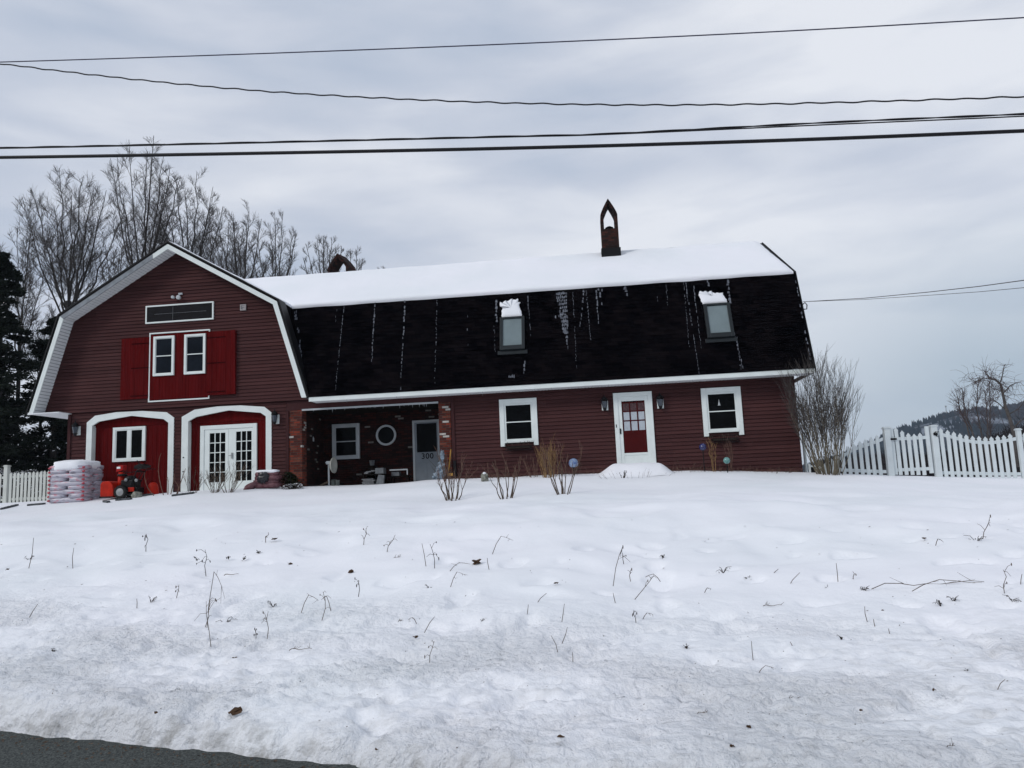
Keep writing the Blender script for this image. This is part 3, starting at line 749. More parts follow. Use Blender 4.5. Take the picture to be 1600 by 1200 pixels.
# door 300
r=rect((644.5,657.5),(690,752),BY); dz0=.24
mb=MB(); frame(mb,r[0],r[1],dz0,r[3],.07,BY-.06,BY,wb=0); pd=mb.build('porch_door',M['white2'],H,bevel=.004)
g=rect((651,662.5),(683.5,705.5),BY)
mb=MB(); a,b=r[0]+.07,r[1]-.07
mb.box(a,g[0],BY-.045,BY-.004,dz0,r[3]-.07); mb.box(g[1],b,BY-.045,BY-.004,dz0,r[3]-.07); mb.box(g[0],g[1],BY-.045,BY-.004,g[3],r[3]-.07); mb.box(g[0],g[1],BY-.045,BY-.004,dz0,g[2])
zz=P(665,721,BY).z; xm=.5*(g[0]+g[1])
mb.box(g[0]-.02,xm-.02,BY-.052,BY-.046,dz0+.06,zz-.03); mb.box(xm+.02,g[1]+.02,BY-.052,BY-.046,dz0+.06,zz-.03); mb.box(g[0]-.02,g[1]+.02,BY-.052,BY-.046,zz+.02,g[2]-.05)
mb.build('door_leaf',mat('grey_door',(.20,.23,.26),.5,.08,4),pd,bevel=.004)
mb=MB(); mb.box(g[0],g[1],BY-.03,BY-.02,g[2],g[3]); mb.build('pane',M['glass'],pd)
cu=bpy.data.curves.new('house_number','FONT'); cu.body='300'; cu.size=.26; cu.extrude=.004; cu.offset=.004; cu.align_x='CENTER'; cu.align_y='CENTER'; cu.space_character=1.1
cu.materials.append(M['black']); tx=bpy.data.objects.new('house_number',cu); C.objects.link(tx); tx.parent=pd; n_=P(668.5,713,BY); tx.location=(n_.x-pd['_w'][0],BY-.058-pd['_w'][1],n_.z-pd['_w'][2]); tx.rotation_euler=(rad(90),0,0)
nm_=bpy.data.meshes.new_from_object(tx); nm_.name='house_number'; lo_=tx.location.copy(); bpy.data.objects.remove(tx)
tx=bpy.data.objects.new('house_number',nm_); C.objects.link(tx); tx.parent=pd; tx.location=lo_; tx.rotation_euler=(rad(90),0,0)
# ---- skylights
def onroof(px,py):
    d=ray(px,py); n=Vector((0,-(ZB-ZE),DB)).normalized(); p0=Vector((0,YE,ZE)); t=p0.dot(n)/d.dot(n); return d*t
RN=Vector((0,-(ZB-ZE),DB)).normalized(); RU=Vector((0,DB,ZB-ZE)).normalized()
def roofbox(mb,x0,x1,u0,u1,h0,h1):
    """u: distance along slope from eave"""
    b=Vector((0,YE,ZE))
    q=lambda x,u,h:tuple(b+Vector((x,0,0))+RU*u+RN*h)
    n=len(mb.v)
    mb.v+=[q(x0,u0,h0),q(x1,u0,h0),q(x1,u1,h0),q(x0,u1,h0),q(x0,u0,h1),q(x1,u0,h1),q(x1,u1,h1),q(x0,u1,h1)]
    mb.f+=[tuple(n+i for i in f) for f in((0,3,2,1),(4,5,6,7),(0,1,5,4),(1,2,6,5),(2,3,7,6),(3,0,4,7))]
def uof(p): return (p-Vector((0,YE,ZE))).dot(RU)
SNE=[]
for tl,br,gtl,gbr,cap in (((781.5,497),(820.5,548),(786,498.5),(815.5,544.5),[(784,497),(783.5,486),(781,472),(795,470),(809,466.5),(811,478),(815,487),(816,495.5)]),
                      ((1098,476),(1148,529),(1103.5,480.5),(1142.5,525),[(1098,475.5),(1091,461),(1093,455),(1106,457),(1120,457.5),(1130,461),(1136,469),(1136,473.5)])):
    a,b=onroof(*tl),onroof(*br); x0,x1=a.x,b.x; 
    a,b=onroof((tl[0]+br[0])/2,tl[1]),onroof((tl[0]+br[0])/2,br[1]); u1,u0=uof(a),uof(b)
    w=(x1-x0)*.12
    mb=MB(); roofbox(mb,x0,x0+w,u0,u1,0,.10); roofbox(mb,x1-w,x1,u0,u1,0,.10); roofbox(mb,x0+w,x1-w,u0,u0+w*1.6,0,.10); roofbox(mb,x0+w,x1-w,u1-w*.7,u1,0,.10)
    roofbox(mb,x0-.07,x1+.07,u0-.13,u0-.001,.012,.03)
    sk=mb.build('skylight',M['skyframe'],H,bevel=.006)
    mb=MB(); roofbox(mb,x0+w,x1-w,u0+w*1.6,u1-w*.7,.05,.06); mb.build('pane',M['skyglass'],sk)
    # snow cap wedged above
    pts=[onroof(*c) for c in cap]; cen=sum(pts,Vector())/len(pts)
    mb=MB(); n0=0; ring=[]
    K=28
    rr=[]
    for i in range(len(pts)):
        p,q=pts[i],pts[(i+1)%len(pts)]
        for k in range(7):
            s=p.lerp(q,k/7); 
            j=.07 if 1<=i<5 else .012
            s=s+Vector((1,0,0))*j*noise.noise(Vector((i*3+k*1.7,1,2)))*1.5+RU*j*noise.noise(Vector((i*3+k*1.7,5,2)))*1.5; rr.append(s)
    K=len(rr); lv=[(1,.004),(.95,.03),(.7,.045),(.35,.05)]
    for sc_,h in lv: mb.v+=[tuple(cen+(s-cen)*sc_+RN*h) for s in rr]
    mb.v.append(tuple(cen+RN*.05)); ci=len(mb.v)-1
    for l in range(3):
        for i in range(K): mb.f.append((l*K+i,l*K+(i+1)%K,(l+1)*K+(i+1)%K,(l+1)*K+i))
    for i in range(K): mb.f.append((3*K+i,3*K+(i+1)%K,ci))
    mb.build('snow_cap',M['snow'],sk,smooth=True)
# ---- ice streaks on the shingles
def streak(pa,pb,w0,w1,seed,dens=.8,sub=1):
    r=random.Random(seed); a,b=onroof(*pa),onroof(*pb); ua,ub=uof(a),uof(b); mb=MB(); st=.126/sub
    u=ua
    while u>ub:
        t=(ua-u)/max(1e-3,ua-ub); x=a.x+(b.x-a.x)*t+.012*r.uniform(-1,1); w=(w0+(w1-w0)*t)
        if r.random()<dens:
            k=max(1,int(w/.05))
            for j in range(k):
                if k>1 and r.random()<.12: continue
                xc=x+(j-(k-1)/2)*w/k; ww=w/k*r.uniform(.3,.68); l=st*r.uniform(.34,.60)
                hh=r.uniform(.017,.024)
                b0=Vector((0,YE,ZE)); q=lambda xx,uu,h:tuple(b0+Vector((xx,0,0))+RU*uu+RN*h)
                du=r.uniform(-.02,.02)
                mb.quad(q(xc-ww,u+du-l*.7,.012),q(xc+ww*.8,u+du-l,.012),q(xc+ww*r.uniform(.5,1),u+du+l*.5,hh),q(xc,u+du+l*r.uniform(.6,1),hh),q(xc-ww*r.uniform(.5,1),u+du+l*.4,hh))
        u-=st
    if mb.v: mb.build('ice_streak',M['ice'],H)['kind']='stuff'
S=[((538,476),(524,612),.022,.012,.93,2),((527,480),(524,505),.01,.01,.6,1),((586,473),(581,568),.055,.015,.95,1),((633,470),(626,607),.045,.02,.93,1),((683,470),(679,607),.02,.012,.55,2),((730,468),(731,540),.03,.01,.3,1),
((877,459),(884,520),.36,.16,.97,1),((884,515),(887,545),.10,.02,.9,1),((872,484),(873,499),.25,.2,.6,1),((938,453),(941,475),.16,.06,.85,1),((895,458),(901,575),.018,.01,.85,2),((912,455),(906,515),.05,.02,.9,1),((916,455),(923,533),.03,.012,.85,2),((932,455),(935,508),.05,.02,.9,1),((977,450),(980,462),.09,.05,.9,1),
((1071,442),(1092,583),.025,.015,.9,1),((1068,442),(1077,542),.02,.01,.8,2),((1083,443),(1096,548),.025,.012,.75,1),((1041,446),(1043,478),.014,.01,.8,2),((1026,448),(1028,475),.02,.01,.4,1),
((1137,440),(1141,478),.06,.08,.95,1),((1148,522),(1161,578),.03,.02,.9,1),((1151,527),(1158,578),.02,.02,.8,2),((775,465),(776,503),.09,.05,.75,1),((772,505),(774,552),.014,.01,.7,2),((824,460),(830,530),.035,.01,.5,1),((1105,440),(1109,450),.05,.04,.8,1),((820,560),(818,588),.05,.03,.5,1),((800,588),(812,589),.2,.2,.3,1),
((462,488),(472,560),.10,.03,.75,1),((1243,440),(1268,572),.035,.035,.55,1)]
for i,(a,b,w0,w1,d,sb) in enumerate(S): streak(a,b,w0,w1,i,d,sb)
# ---- chimneys
def chimney(cx,cy,w,dp,zb,zs,zt,rot,name,label):
    cen=Vector((cx,cy,0)); R=Matrix.Rotation(rot,3,'Z')
    def tr(mb): 
        mb.v=[tuple(R@(Vector(v)-cen)+cen) for v in mb.v]; return mb
    x0,x1,y0,y1=cx-w/2,cx+w/2,cy-dp/2,cy+dp/2
    mb=MB(); mb.box(x0,x1,y0,y1,zb,zs); tr(mb); c=mb.build(name,M['brickch'],H); 
    if label: c['label']=label
    th=.11; n=9
    zk=zs+(zt-zs)*.45
    def arc(inn):
        out=[]
        hw=w/2-inn; top=zt-inn*1.5
        L=[(cx-hw,zs),(cx-hw,zk)]
        for i in range(1,n+1):
            u=i/n; L.append((cx-hw*(1-u**1.15),zk+(top-zk)*(u**.92)))
        Rr=[(2*cx-x,z) for x,z in L[:-1]][::-1]
        return L+Rr
    O,I=arc(0),arc(th)
    mb=MB(); mb.band(O,I,y0,y1)
    # brick teeth on the face
    m=len(O)
    for i in range(1,m-2):
        for k in(.25,.75):
            ax=O[i][0]+(O[i+1][0]-O[i][0])*k; az=O[i][1]+(O[i+1][1]-O[i][1])*k; bx_=I[i][0]+(I[i+1][0]-I[i][0])*k; bz=I[i][1]+(I[i+1][1]-I[i][1])*k
            vx,vz=(O[i+1][0]-O[i][0])*.14,(O[i+1][1]-O[i][1])*.14
            mb.prism([(ax-vx,az-vz),(ax+vx,az+vz),(bx_+vx,bz+vz),(bx_-vx,bz-vz)],y0-.025,y0-.001)
    tr(mb); mb.build('arched_hood',M['brickch'],c)
    mb=MB(); mb.lathe((cx,cy,zs),[(.10,0),(.10,.10),(.15,.11),(.15,.14),(.06,.19),(.001,.20)],14); mb.build('flue_cap',M['black'],c)
    mb=MB(); mb.box(x0-.04,x1+.04,y0-.05,y1+.05,zb-.02,zb+.36); mb.box(x0-.12,x1+.14,y1-.1,y1+.12,zb+.2,zb+.34); tr(mb); mb.build('flashing',M['black'],c)
CY=26.95
a,b=P(940.5,380,CY-.35),P(967.5,380,CY-.35)
chimney(.5*(a.x+b.x),CY,b.x-a.x,.7,P(955,403,CY-.35).z,P(952,357,CY-.35).z,P(953,310,CY-.35).z,0,'chimney',None)
CY=29.3
a=P(534,430,CY); chimney(a.x,CY,1.0,.55,7.0,P(534,440,CY).z,P(531,399,CY).z,rad(-17),'chimney','rear brick chimney with only its pointed hood above the ridge')
# service hook
mb=MB(); h=P(1255,477,YE+.5); mb.tube([h+Vector((.0,0,-.12)),h+Vector((.09,0,-.12)),h+Vector((.11,0,0)),h+Vector((.06,0,.08)),h+Vector((-.02,0,.02))],.016,6); mb.build('service_hook',M['black'],H)

# ================================================================ things fixed to or near the house
def lantern(px,py,Y,s,label,backon=1):
    c=P(px,py,Y); X,Z=c.x,c.z
    t=thing('wall_lantern',(X,Y,Z),label,'lantern','black coach lanterns on the walls')
    if backon: MB().box(X-.085*s,X+.105*s,Y-.03,Y-.019,Z-.17*s,Z+.12*s).build('back_plate',M['white'],t,bevel=.004)
    yc=Y-.14
    mb=MB(); mb.lathe((X,yc,Z),[(.02,-.2*s),(.045,-.17*s),(.055,-.13*s),(.09,.10*s),(.12,.12*s),(.06,.2*s),(.02,.24*s),(.008,.30*s)],8)
    mb.build('lantern_body',M['black'],t)
    mb=MB()
    mb.tube([(X,Y-.03,Z-.1*s),(X,Y-.09,Z-.19*s),(X,yc,Z-.19*s)],.012,6); mb.tube([(X,Y-.03,Z+.02),(X,yc,Z+.02)],.012,6); mb.build('bracket',M['black'],t)
    mb=MB(); mb.lathe((X,yc-.0,Z),[(.062,-.11*s),(.094,.085*s)],8); mb.build('lantern_glass',mat('lantern_glass',(.03,.04,.055),.15,.2,5,spec=.8),t)
lantern(122,672,WY,1.0,'black lantern beside the left garage arch, under the white eave')
lantern(432,654,WY,1.0,'black lantern between the right garage arch and the brick pillar')
lantern(944.5,632.5,WY,1.0,'black lantern left of the white framed red door')
lantern(1031,629.5,WY,1.0,'black lantern right of the white framed red door')
# pale porch lamp
c=P(486,684,24.0); t=thing('porch_lamp',(c.x,24.0,c.z),'small pale bell shaped lamp in the dark porch beside brick pillar','lamp')
mb=MB(); mb.lathe(c-Vector((0,0,.12)),[(.1,0),(.1,.1),(.075,.18),(.03,.21)],12); mb.build('lamp_shade',M['white2'],t,smooth=True)
mb=MB(); mb.tube([c+Vector((0,0,.09)),c+Vector((-.06,0,.13)),c+Vector((-.13,0,.08)),(pxl-.02,24,c.z)],.012,6); mb.build('arm',M['black'],t)
# security light
c=P(280,464,UY); t=thing('security_light',(c.x,UY,c.z),'twin head white security light above the black signboard','light')
mb=MB(); mb.box(c.x-.0,c.x+.13,UY-.06,UY-.019,c.z+.06,c.z+.12); mb.tube([(c.x+.06,UY-.06,c.z+.06),(c.x+.02,UY-.12,c.z)],.015,6); mb.build('mount',M['white2'],t)
mb=MB(); mb.lathe((c.x+.07,UY-.14,c.z-.06),[(.03,.06),(.065,.02),(.07,-.06),(.02,-.065)],12,'y'); mb.build('lamp_head',M['white2'],t)
mb=MB(); mb.lathe((c.x-.12,UY-.13,c.z-.04),[(.02,.05),(.045,.02),(.05,-.07),(.02,-.075)],12,'y'); mb.build('lamp_head',M['white2'],t)
# vent box
c=P(381,481,UY); t=thing('vent_box',(c.x,UY,c.z),'small square grey vent box high on the gable wall','box')
mb=MB(); frame(mb,c.x-.095,c.x+.095,c.z-.095,c.z+.1,.03,UY-.07,UY-.019); mb.box(c.x-.06,c.x+.06,UY-.05,UY-.02,c.z-.065,c.z+.07); mb.build('housing',mat('box_grey',(.33,.31,.31),.6),t)
mb=MB(); mb.box(c.x-.045,c.x+.04,UY-.065,UY-.051,c.z-.01,c.z+.005); mb.box(c.x-.045,c.x-.03,UY-.065,UY-.051,c.z-.045,c.z-.011); mb.build('grille',M['greybox'],t)
# wire planters under windows
def planter(px0,px1,py,label):
    a,b=P(px0,py),P(px1,py); z=a.z*.5+b.z*.5
    t=thing('window_planter',(a.x,WY,z),label,'planter','black wire planters under the windows')
    mb=MB(); yf=WY-.24
    for zz in(z,z-.1,z-.2): mb.tube([(a.x,WY-.03,zz),(a.x,yf,zz),(b.x,yf,zz),(b.x,WY-.03,zz)],.009,5)
    n=13
    for i in range(n+1):
        x=a.x+(b.x-a.x)*i/n; mb.tube([(x,yf,z),(x,yf+.02,z-.2),(x,WY-.05,z-.22)],.006,4)
    mb.build('wire_rack',M['black'],t)
    mb=MB(); r=random.Random(int(px0))
    mb.box(a.x+.04,b.x-.04,yf+.08,WY-.04,z-.15,z-.08); mb.build('liner',M['weeddark'],t)
    mb=MB()
    for i in range(9):
        x=a.x+(b.x-a.x)*r.random(); mb.tube([(x,WY-.12,z-.07),(x+r.uniform(-.06,.06),WY-.14,z+r.uniform(-.02,.07)),(x+r.uniform(-.1,.1),WY-.2,z-.05)],.005,4)
    mb.build('dead_plants',M['weed'],t)
planter(790.5,831,693,'black wire planter under the window nearest the porch')
planter(1110,1152,680.5,'black wire planter under the rightmost window')
# ---- pellet pallet
def bag(mb,c,L,W,h,rz,seed):
    n0=len(mb.v); mb.blob((0,0,0),(L/2,W/2,h/2*1.12),seed,.10,18,10,sq=.42,fr=2.2)
    R=Matrix.Rotation(rz,3,'Z')
    for i in range(n0,len(mb.v)):
        v=R@Vector(mb.v[i]); mb.v[i]=(v.x+c[0],v.y+c[1],v.z+c[2])
def wrapmat():
    m=mat('printed_bag',(.50,.50,.56),.35,.1,5,.5,9,.5)
    nt=m.node_tree;N=nt.nodes;L=nt.links;b=N['Principled BSDF']
    tc=N.new('ShaderNodeTexCoord'); nz=N.new('ShaderNodeTexNoise'); nz.inputs['Scale'].default_value=4.5; nz.inputs['Detail'].default_value=3; mp=N.new('ShaderNodeMapping'); mp.inputs['Scale'].default_value=(1,1,3.5); L.new(tc.outputs['Object'],mp.inputs[0]); L.new(mp.outputs[0],nz.inputs['Vector'])
    cr=N.new('ShaderNodeValToRGB'); L.new(nz.outputs['Fac'],cr.inputs['Fac']); e=cr.color_ramp
    e.elements[0].position=.30; e.elements[0].color=(.15,.13,.17,1); e.elements[1].position=.43; e.elements[1].color=(.40,.39,.45,1)  # dark purple-grey tones paint shaded folds; the reds below are print
    q=e.elements.new(.57); q.color=(.44,.42,.48,1); q=e.elements.new(.64); q.color=(.50,.22,.27,1); q=e.elements.new(.8); q.color=(.42,.08,.12,1)
    L.new(cr.outputs[0],b.inputs['Base Color']); return m
M['wrap']=wrapmat()
pc=P(131,778,21.6); gzp=ground(pc.x,21.9)
t=thing('pellet_pallet',(pc.x-.3,22.2,gzp),'shrink wrapped pallet of white pellet bags with a snow cap beside the picket fence','pallet')
rz=rad(3); Rz=Matrix.Rotation(rz,3,'Z'); org=Vector((pc.x,21.6,gzp-.02))  # front right corner
Lx,Wd,Hs=1.17,1.05,P(133,722,21.6).z-gzp-.06
layers=9; hl=Hs/layers
for k in range(layers):
    rows=[(-.29*2,.26,1.17,.5),(-.29*2,.79,1.17,.5)] if k%2==0 else [(-.29,.525,.56,1.05),(-.88,.525,.56,1.05)]
    for j,(lx,ly,a_,b_) in enumerate(rows):
        p=org+Rz@Vector((lx,ly,hl*(k+.5))); mb=MB(); bag(mb,p,a_*1.03,b_*1.02,hl*1.22,rz,k*5+j)
        mb.build('pellet_bag',M['wrap'],t,smooth=True)
mb=MB(); p=org+Rz@Vector((-.58,.525,Hs-.01)); mb.blob(p,(.60,.56,.19),5,.14,26,14,sq=.62,fr=2.5)
o=mb.build('snow_cap',M['snow'],t,smooth=True)
mb=MB()
for k in range(layers):   # red printed ends at the corners
    for lx in(-.05,-1.11):
        p=org+Rz@Vector((lx,.02,hl*(k+.45))); mb.blob(p,(.05,.03,hl*.25),k+lx,.3,8,6)
mb.build('red_bag_print',mat('red_print',(.40,.05,.07),.4,.3,20),t,smooth=True)
mb=MB()
for j in range(3): 
    q=[org+Rz@Vector((-1.15*j/2-.05,0,-.12)),org+Rz@Vector((-1.15*j/2-.05,1.05,-.12))]; mb.tube(q,.05,4)
mb.build('pallet_base',M['dark'],t)
# ---- snow blower
def sb():
    gx=P(192,776,21.9); g=ground(gx.x,21.9)+.0; X0=gx.x; Y0=21.8
    t=thing('snow_blower',(X0,Y0,g),'orange and black walk behind snow blower in front of left garage bay','snow blower')
    s=1.0
    # auger housing: facing left-front, curved back
    mb=MB(); xa=P(165.5,770,Y0).x; xb=P(186,770,Y0).x; zt=P(175,752,Y0).z; zb=g+.02
    n=10; pts=[]
    hh=zt-zb
    pts=[(xa,zb),(xa,zt-.08),(xa+.05,zt-.01),(xa+.14,zt)]
    for i in range(n+1):
        a=math.pi/2*(i/n); pts.append((xb-.18+.18*math.sin(a),zb+(hh)*(.25+.75*math.cos(a)**.8 if i<n else .25)))
    pts.append((xb,zb))
    mb.prism(pts,Y0-.28,Y0+.30); mb.build('auger_housing',M['orange'],t,bevel=.02)
    mb=MB(); mb.box(xa-.012,xa+.02,Y0-.30,Y0+.32,zb,zb+.05); mb.box(xa-.01,xb,Y0-.295,Y0-.281,zb,zb+.04); mb.build('skid_edge',M['black'],t)
    # chute
    cx=P(190.5,750,Y0).x; z0=zt-.03; z1=P(190.5,738,Y0).z
    mb=MB(); mb.lathe((cx-.02,Y0,z0),[(.11,-.12),(.10,.0),(.085,z1-z0),],12); mb.build('chute',M['orange'],t,smooth=True)
    c=P(190,733,Y0); mb=MB(); mb.extr([(c.x-.12,Y0-.1,c.z-.09),(c.x+.1,Y0-.1,c.z-.04),(c.x+.12,Y0-.1,c.z+.11),(c.x-.04,Y0-.1,c.z+.12),(c.x-.10,Y0-.1,c.z+.03)],(0,.2,0)); mb.build('chute_deflector',M['redplastic'],t,bevel=.015)
    c=P(189,731,Y0); mb=MB(); mb.box(c.x-.06,c.x+.05,Y0-.115,Y0-.101,c.z-.03,c.z+.03); mb.build('white_decal',M['white'],t)
    mb=MB(); c=P(192,742,Y0); mb.lathe((c.x-.02,Y0,c.z-.04),[(.13,0),(.14,.03),(.12,.07)],12); mb.build('chute_collar',M['black'],t)
    # engine
    c=P(205,755,Y0); mb=MB(); mb.box(c.x-.22,c.x+.18,Y0-.18,Y0+.22,g+.18,c.z+.1); mb.lathe((c.x-.02,Y0,c.z+.1),[(.17,0),(.17,.06),(.13,.11),(.04,.13)],14); mb.box(c.x-.28,c.x+.3,Y0-.15,Y0+.2,g+.12,g+.3)
    mb.build('engine',M['black'],t,bevel=.025)
    mb=MB(); 
    for q in((197,750),(213,750.5)): 
        d=P(*q,Y0-.2); mb.lathe(d,[(.02,.03),(.045,.01),(.05,-.02),(.02,-.04)],10,'y')
    mb.build('chrome_cap',M['steel'],t)
    mb=MB(); d=P(211,765,Y0); mb.box(d.x-.1,d.x+.09,Y0-.21,Y0-.17,d.z-.06,d.z+.07); mb.build('side_panel',M['orange'],t,bevel=.01)
    for yy in(Y0-.27,Y0+.27):
        w=P(197.5,769,Y0); mb=MB(); prof_=[(.10,-.06),(.17,-.06),(.195,-.03),(.195,.03),(.17,.06),(.10,.06)]
        mb.lathe((w.x,yy,g+.17),prof_,22,'y')
        k=len(mb.v)
        for i in range(22):
            a=2*math.pi*i/22; mb.box(w.x+.192*math.cos(a)-.012,w.x+.192*math.cos(a)+.012,yy-.055,yy+.055,g+.17+.192*math.sin(a)-.012,g+.17+.192*math.sin(a)+.012)
        wh=mb.build('wheel',M['rubber'],t)
        mb=MB(); mb.lathe((w.x,yy,g+.17),[(.02,-.075),(.05,-.07),(.095,-.063),(.115,-.062),(.115,.0)],18,'y'); mb.build('rim',M['steel'],wh)
    # handle bars
    mb=MB()
    for yy in(Y0-.22,Y0+.22):
        a=P(210,760,Y0); b=P(221,740,Y0); c2=P(231,733,Y0)
        mb.tube([(a.x,yy,a.z),(b.x,yy,b.z+.1),(c2.x-.05,yy,c2.z+.02),(c2.x+.1,yy,c2.z)],.018,8)
    a=P(219,737,Y0); mb.tube([(a.x,Y0-.22,a.z),(a.x,Y0+.22,a.z)],.018,8)
    mb.build('handlebar',M['black'],t)
    mb=MB(); a=P(223,730,Y0); mb.extr([(a.x-.17,Y0-.2,a.z-.05),(a.x+.12,Y0-.2,a.z-.02),(a.x+.16,Y0-.2,a.z+.04),(a.x+.02,Y0-.2,a.z+.10),(a.x-.15,Y0-.2,a.z+.04)],(0,.4,0)); mb.tube([(a.x-.1,Y0,a.z+.08),(a.x-.16,Y0-.05,a.z+.22)],.012,6); mb.tube([(a.x+.05,Y0,a.z+.08),(a.x+.12,Y0-.05,a.z+.17)],.012,6);mb.build('control_panel',M['black'],t,bevel=.015)
    mb=MB(); mb.tube([P(222,738,Y0-.1),P(216,748,Y0-.1),P(215,760,Y0-.1)],.012,6); mb.tube([P(190,738,Y0),P(205,738,Y0-.1),P(222,735,Y0)],.012,6); mb.build('control_rod',M['black'],t)
sb()
c=P(239,764,22.2); g=ground(c.x,22.2)
t=thing('plastic_tub',(c.x,22.2,g),'upturned bright orange rounded tub right of the snow blower','tub')
mb=MB(); mb.lathe((c.x,22.2,g-.05),[(.155,0),(.17,.05),(.165,.2),(.14,.33),(.09,.40),(.01,.42)],18); mb.build('tub_shell',M['orange'],t,smooth=True)
mb=MB(); mb.lathe((c.x,22.2,g-.02),[(.185,0),(.19,.025),(.172,.03)],18); mb.build('rim',M['redplastic'],t)
# ---- maroon bag stack
spots=[(415,751,.0,.62,.45),(414,745.5,.1,.60,.44),(416,740.5,-.1,.60,.44),(418,736,.15,.55,.42)]
bx0=P(418,752,22.15); g=ground(bx0.x,22.1)
names_=['bottom','second','third','top']
for i,(a,b,c_,l,w) in enumerate(spots):
    z=g+.03+.11*i; X=bx0.x+(.02,-.02,.03,.0)[i]
    mb=MB(); bag(mb,(X,22.15,z+.06),l*1.25,w,.145,c_,30+i)
    o=mb.build('fuel_bag',M['maroonbag'],None,smooth=True,loc=(X,22.15,z)); tag(o,['maroon fuel bag at the bottom of the small stack by french doors','second bag from the ground in the small maroon stack by french doors','third bag from the ground in the small maroon stack by french doors','topmost maroon fuel bag carrying snow, in the stack by french doors'][i],'bag','maroon bags stacked by the french doors')
    if i==3:
        mb=MB(); bag(mb,(X,22.15,z+.14),.66,.40,.10,.1,50); mb.build('snow_cap',M['snow'],o,smooth=True)
mb=MB(); mb.blob((bx0.x-.42,22.0,g+.08),(.28,.2,.10),3,.3); o=mb.build('fuel_bag',M['maroonbag'],None,smooth=True,loc=(bx0.x-.42,22,g)); o.rotation_euler=(0,rad(-25),0); tag(o,'slumped maroon fuel bag leaning left against the small stack','bag','maroon bags stacked by the french doors')
mb=MB(); mb.blob((bx0.x-.02,21.9,g+.32),(.17,.08,.15),8,.6,16,12,fr=3); o=mb.build('plastic_bag',M['blackbag'],None,smooth=True,loc=(bx0.x,21.9,g+.2)); tag(o,'crumpled black plastic bag draped over the maroon bag stack','plastic bag')
# ---- porch clutter
g=.26
c=P(514,755,23.6)
t=thing('dish_on_pole',(c.x,23.6,g),'round pale dish facing right on a short white pole in the porch','dish')
zt=P(514,724,23.6).z
MB().tube([(c.x,23.6,g),(c.x,23.6,zt)],.03,10).build('pole',M['white2'],t,smooth=True)
d=P(519,727,23.6)
mb=MB(); mb.lathe((d.x-.02,23.6,d.z),[(.02,-.03),(.15,-.01),(.24,.05),(.255,.09),(.235,.08),(.14,.02),(.01,0)],24,'x'); R_=Matrix.Rotation(rad(-4),3,'Z'); cc_=Vector((d.x,23.6,d.z)); mb.v=[tuple(R_@(Vector(v)-cc_)+cc_) for v in mb.v]; mb.build('dish_face',M['dish'],t,smooth=True)
mb=MB(); mb.box(c.x-.07,c.x+.06,23.54,23.66,zt-.03,zt+.07); mb.tube([(c.x-.06,23.6,zt+.02),(c.x-.11,23.6,zt+.03)],.02,6); mb.build('bracket',M['white2'],t,bevel=.01)
for i,(px,h,r_,lb) in enumerate(((514+5,.26,.075,'galvanised bucket nearest the white pole'),(521.5,.22,.075,'galvanised bucket in the middle of the three'),(528,.23,.065,'galvanised bucket on the right of the three'))):
    X=P(px+2,757,23.7+.12*(i%2)).x; Y=23.75-.1*i; t=thing('bucket',(X,Y,g),lb+' by the dish in the porch','bucket','galvanised buckets in the porch')
    mb=MB(); mb.lathe((X,Y,g),[(r_*.8,0),(r_,h),(r_+.01,h+.01),(r_+.01,h-.01),(r_-.01,h-.01),(r_*.78,.02)],16); mb.build('shell',M['bucket'],t,smooth=True)
    mb=MB(); mb.tube([(X-r_,Y,g+h)]+[(X-r_*math.cos(a*math.pi/6),Y-.02,g+h+.09*math.sin(a*math.pi/6)) for a in range(1,6)]+[(X+r_,Y,g+h)],.004,4); mb.build('handle',M['black'],t)
# plant in bucket / low logs
X=P(497,757,23.5).x; mb=MB(); mb.tube([(X-.1,23.5,g+.02),(X+.3,23.6,g+.2)],.035,6); mb.tube([(X-.2,23.45,g),(X+.2,23.5,g+.08)],.03,6); mb.build('r',M['weed']).name='log'; o=bpy.data.objects['log']; tag(o,'two crossed brown branches lying at the left of the porch floor','branch')
# work table
x0=P(569,745,24.2).x; x1=P(600,745,24.2).x; ztb=P(585,741,24.2).z
t=thing('work_table',((x0+x1)/2,24.2,g),'low dark table heaped with papers under the round window','table')
MB().box(x0,x1,23.95,24.5,ztb-.03,ztb).build('tabletop',M['dark'],t,bevel=.005)
for xx in(x0+.04,x1-.04):
    for yy in(23.99,24.46): MB().box(xx-.025,xx+.025,yy-.025,yy+.025,g,ztb-.03).build('leg',M['dark'],t)
def simple(name,mb,m,label,cat,loc,group=None,smooth=False,bevel=0):
    o=mb.build(name,m,None,smooth,bevel,loc); return tag(o,label,cat,group)
r=random.Random(9)
for i in range(5):
    z=g+.03+i*.045; X=P(577.5,752,24.0).x; a=r.uniform(-.03,.03)
    simple('newspaper_bundle',MB().box(X-.19+a,X+.19+a,23.85,24.15,z,z+.035),M['paper'],['newspaper bundle lowest in the pile under the table','second newspaper bundle up in the pile under the table','middle newspaper bundle of the pile under the table','fourth newspaper bundle up in the pile under the table','newspaper bundle on top of the pile under the table'][i],'newspapers',(X,24,z),'newspaper bundles under the porch table',bevel=.008)
mb=MB()
for i in range(14):
    X=x0+.05+.5*r.random(); z=ztb+.01+.1*r.random(); mb.box(X,X+.1+.06*r.random(),24.0+.2*r.random(),24.35,z,z+.03)
simple('paper_heap',mb,M['paper'],'untidy heap of pale papers on the left of the porch table','papers',(x0+.3,24.2,ztb))
X=P(594,735,24.1).x
simple('grey_crate',MB().box(X-.14,X+.14,24.0,24.3,ztb,ztb+.19),M['greybox'],'grey crate on the right end of the porch table','crate',(X,24.1,ztb),bevel=.012)
X=P(595,750,24.0).x
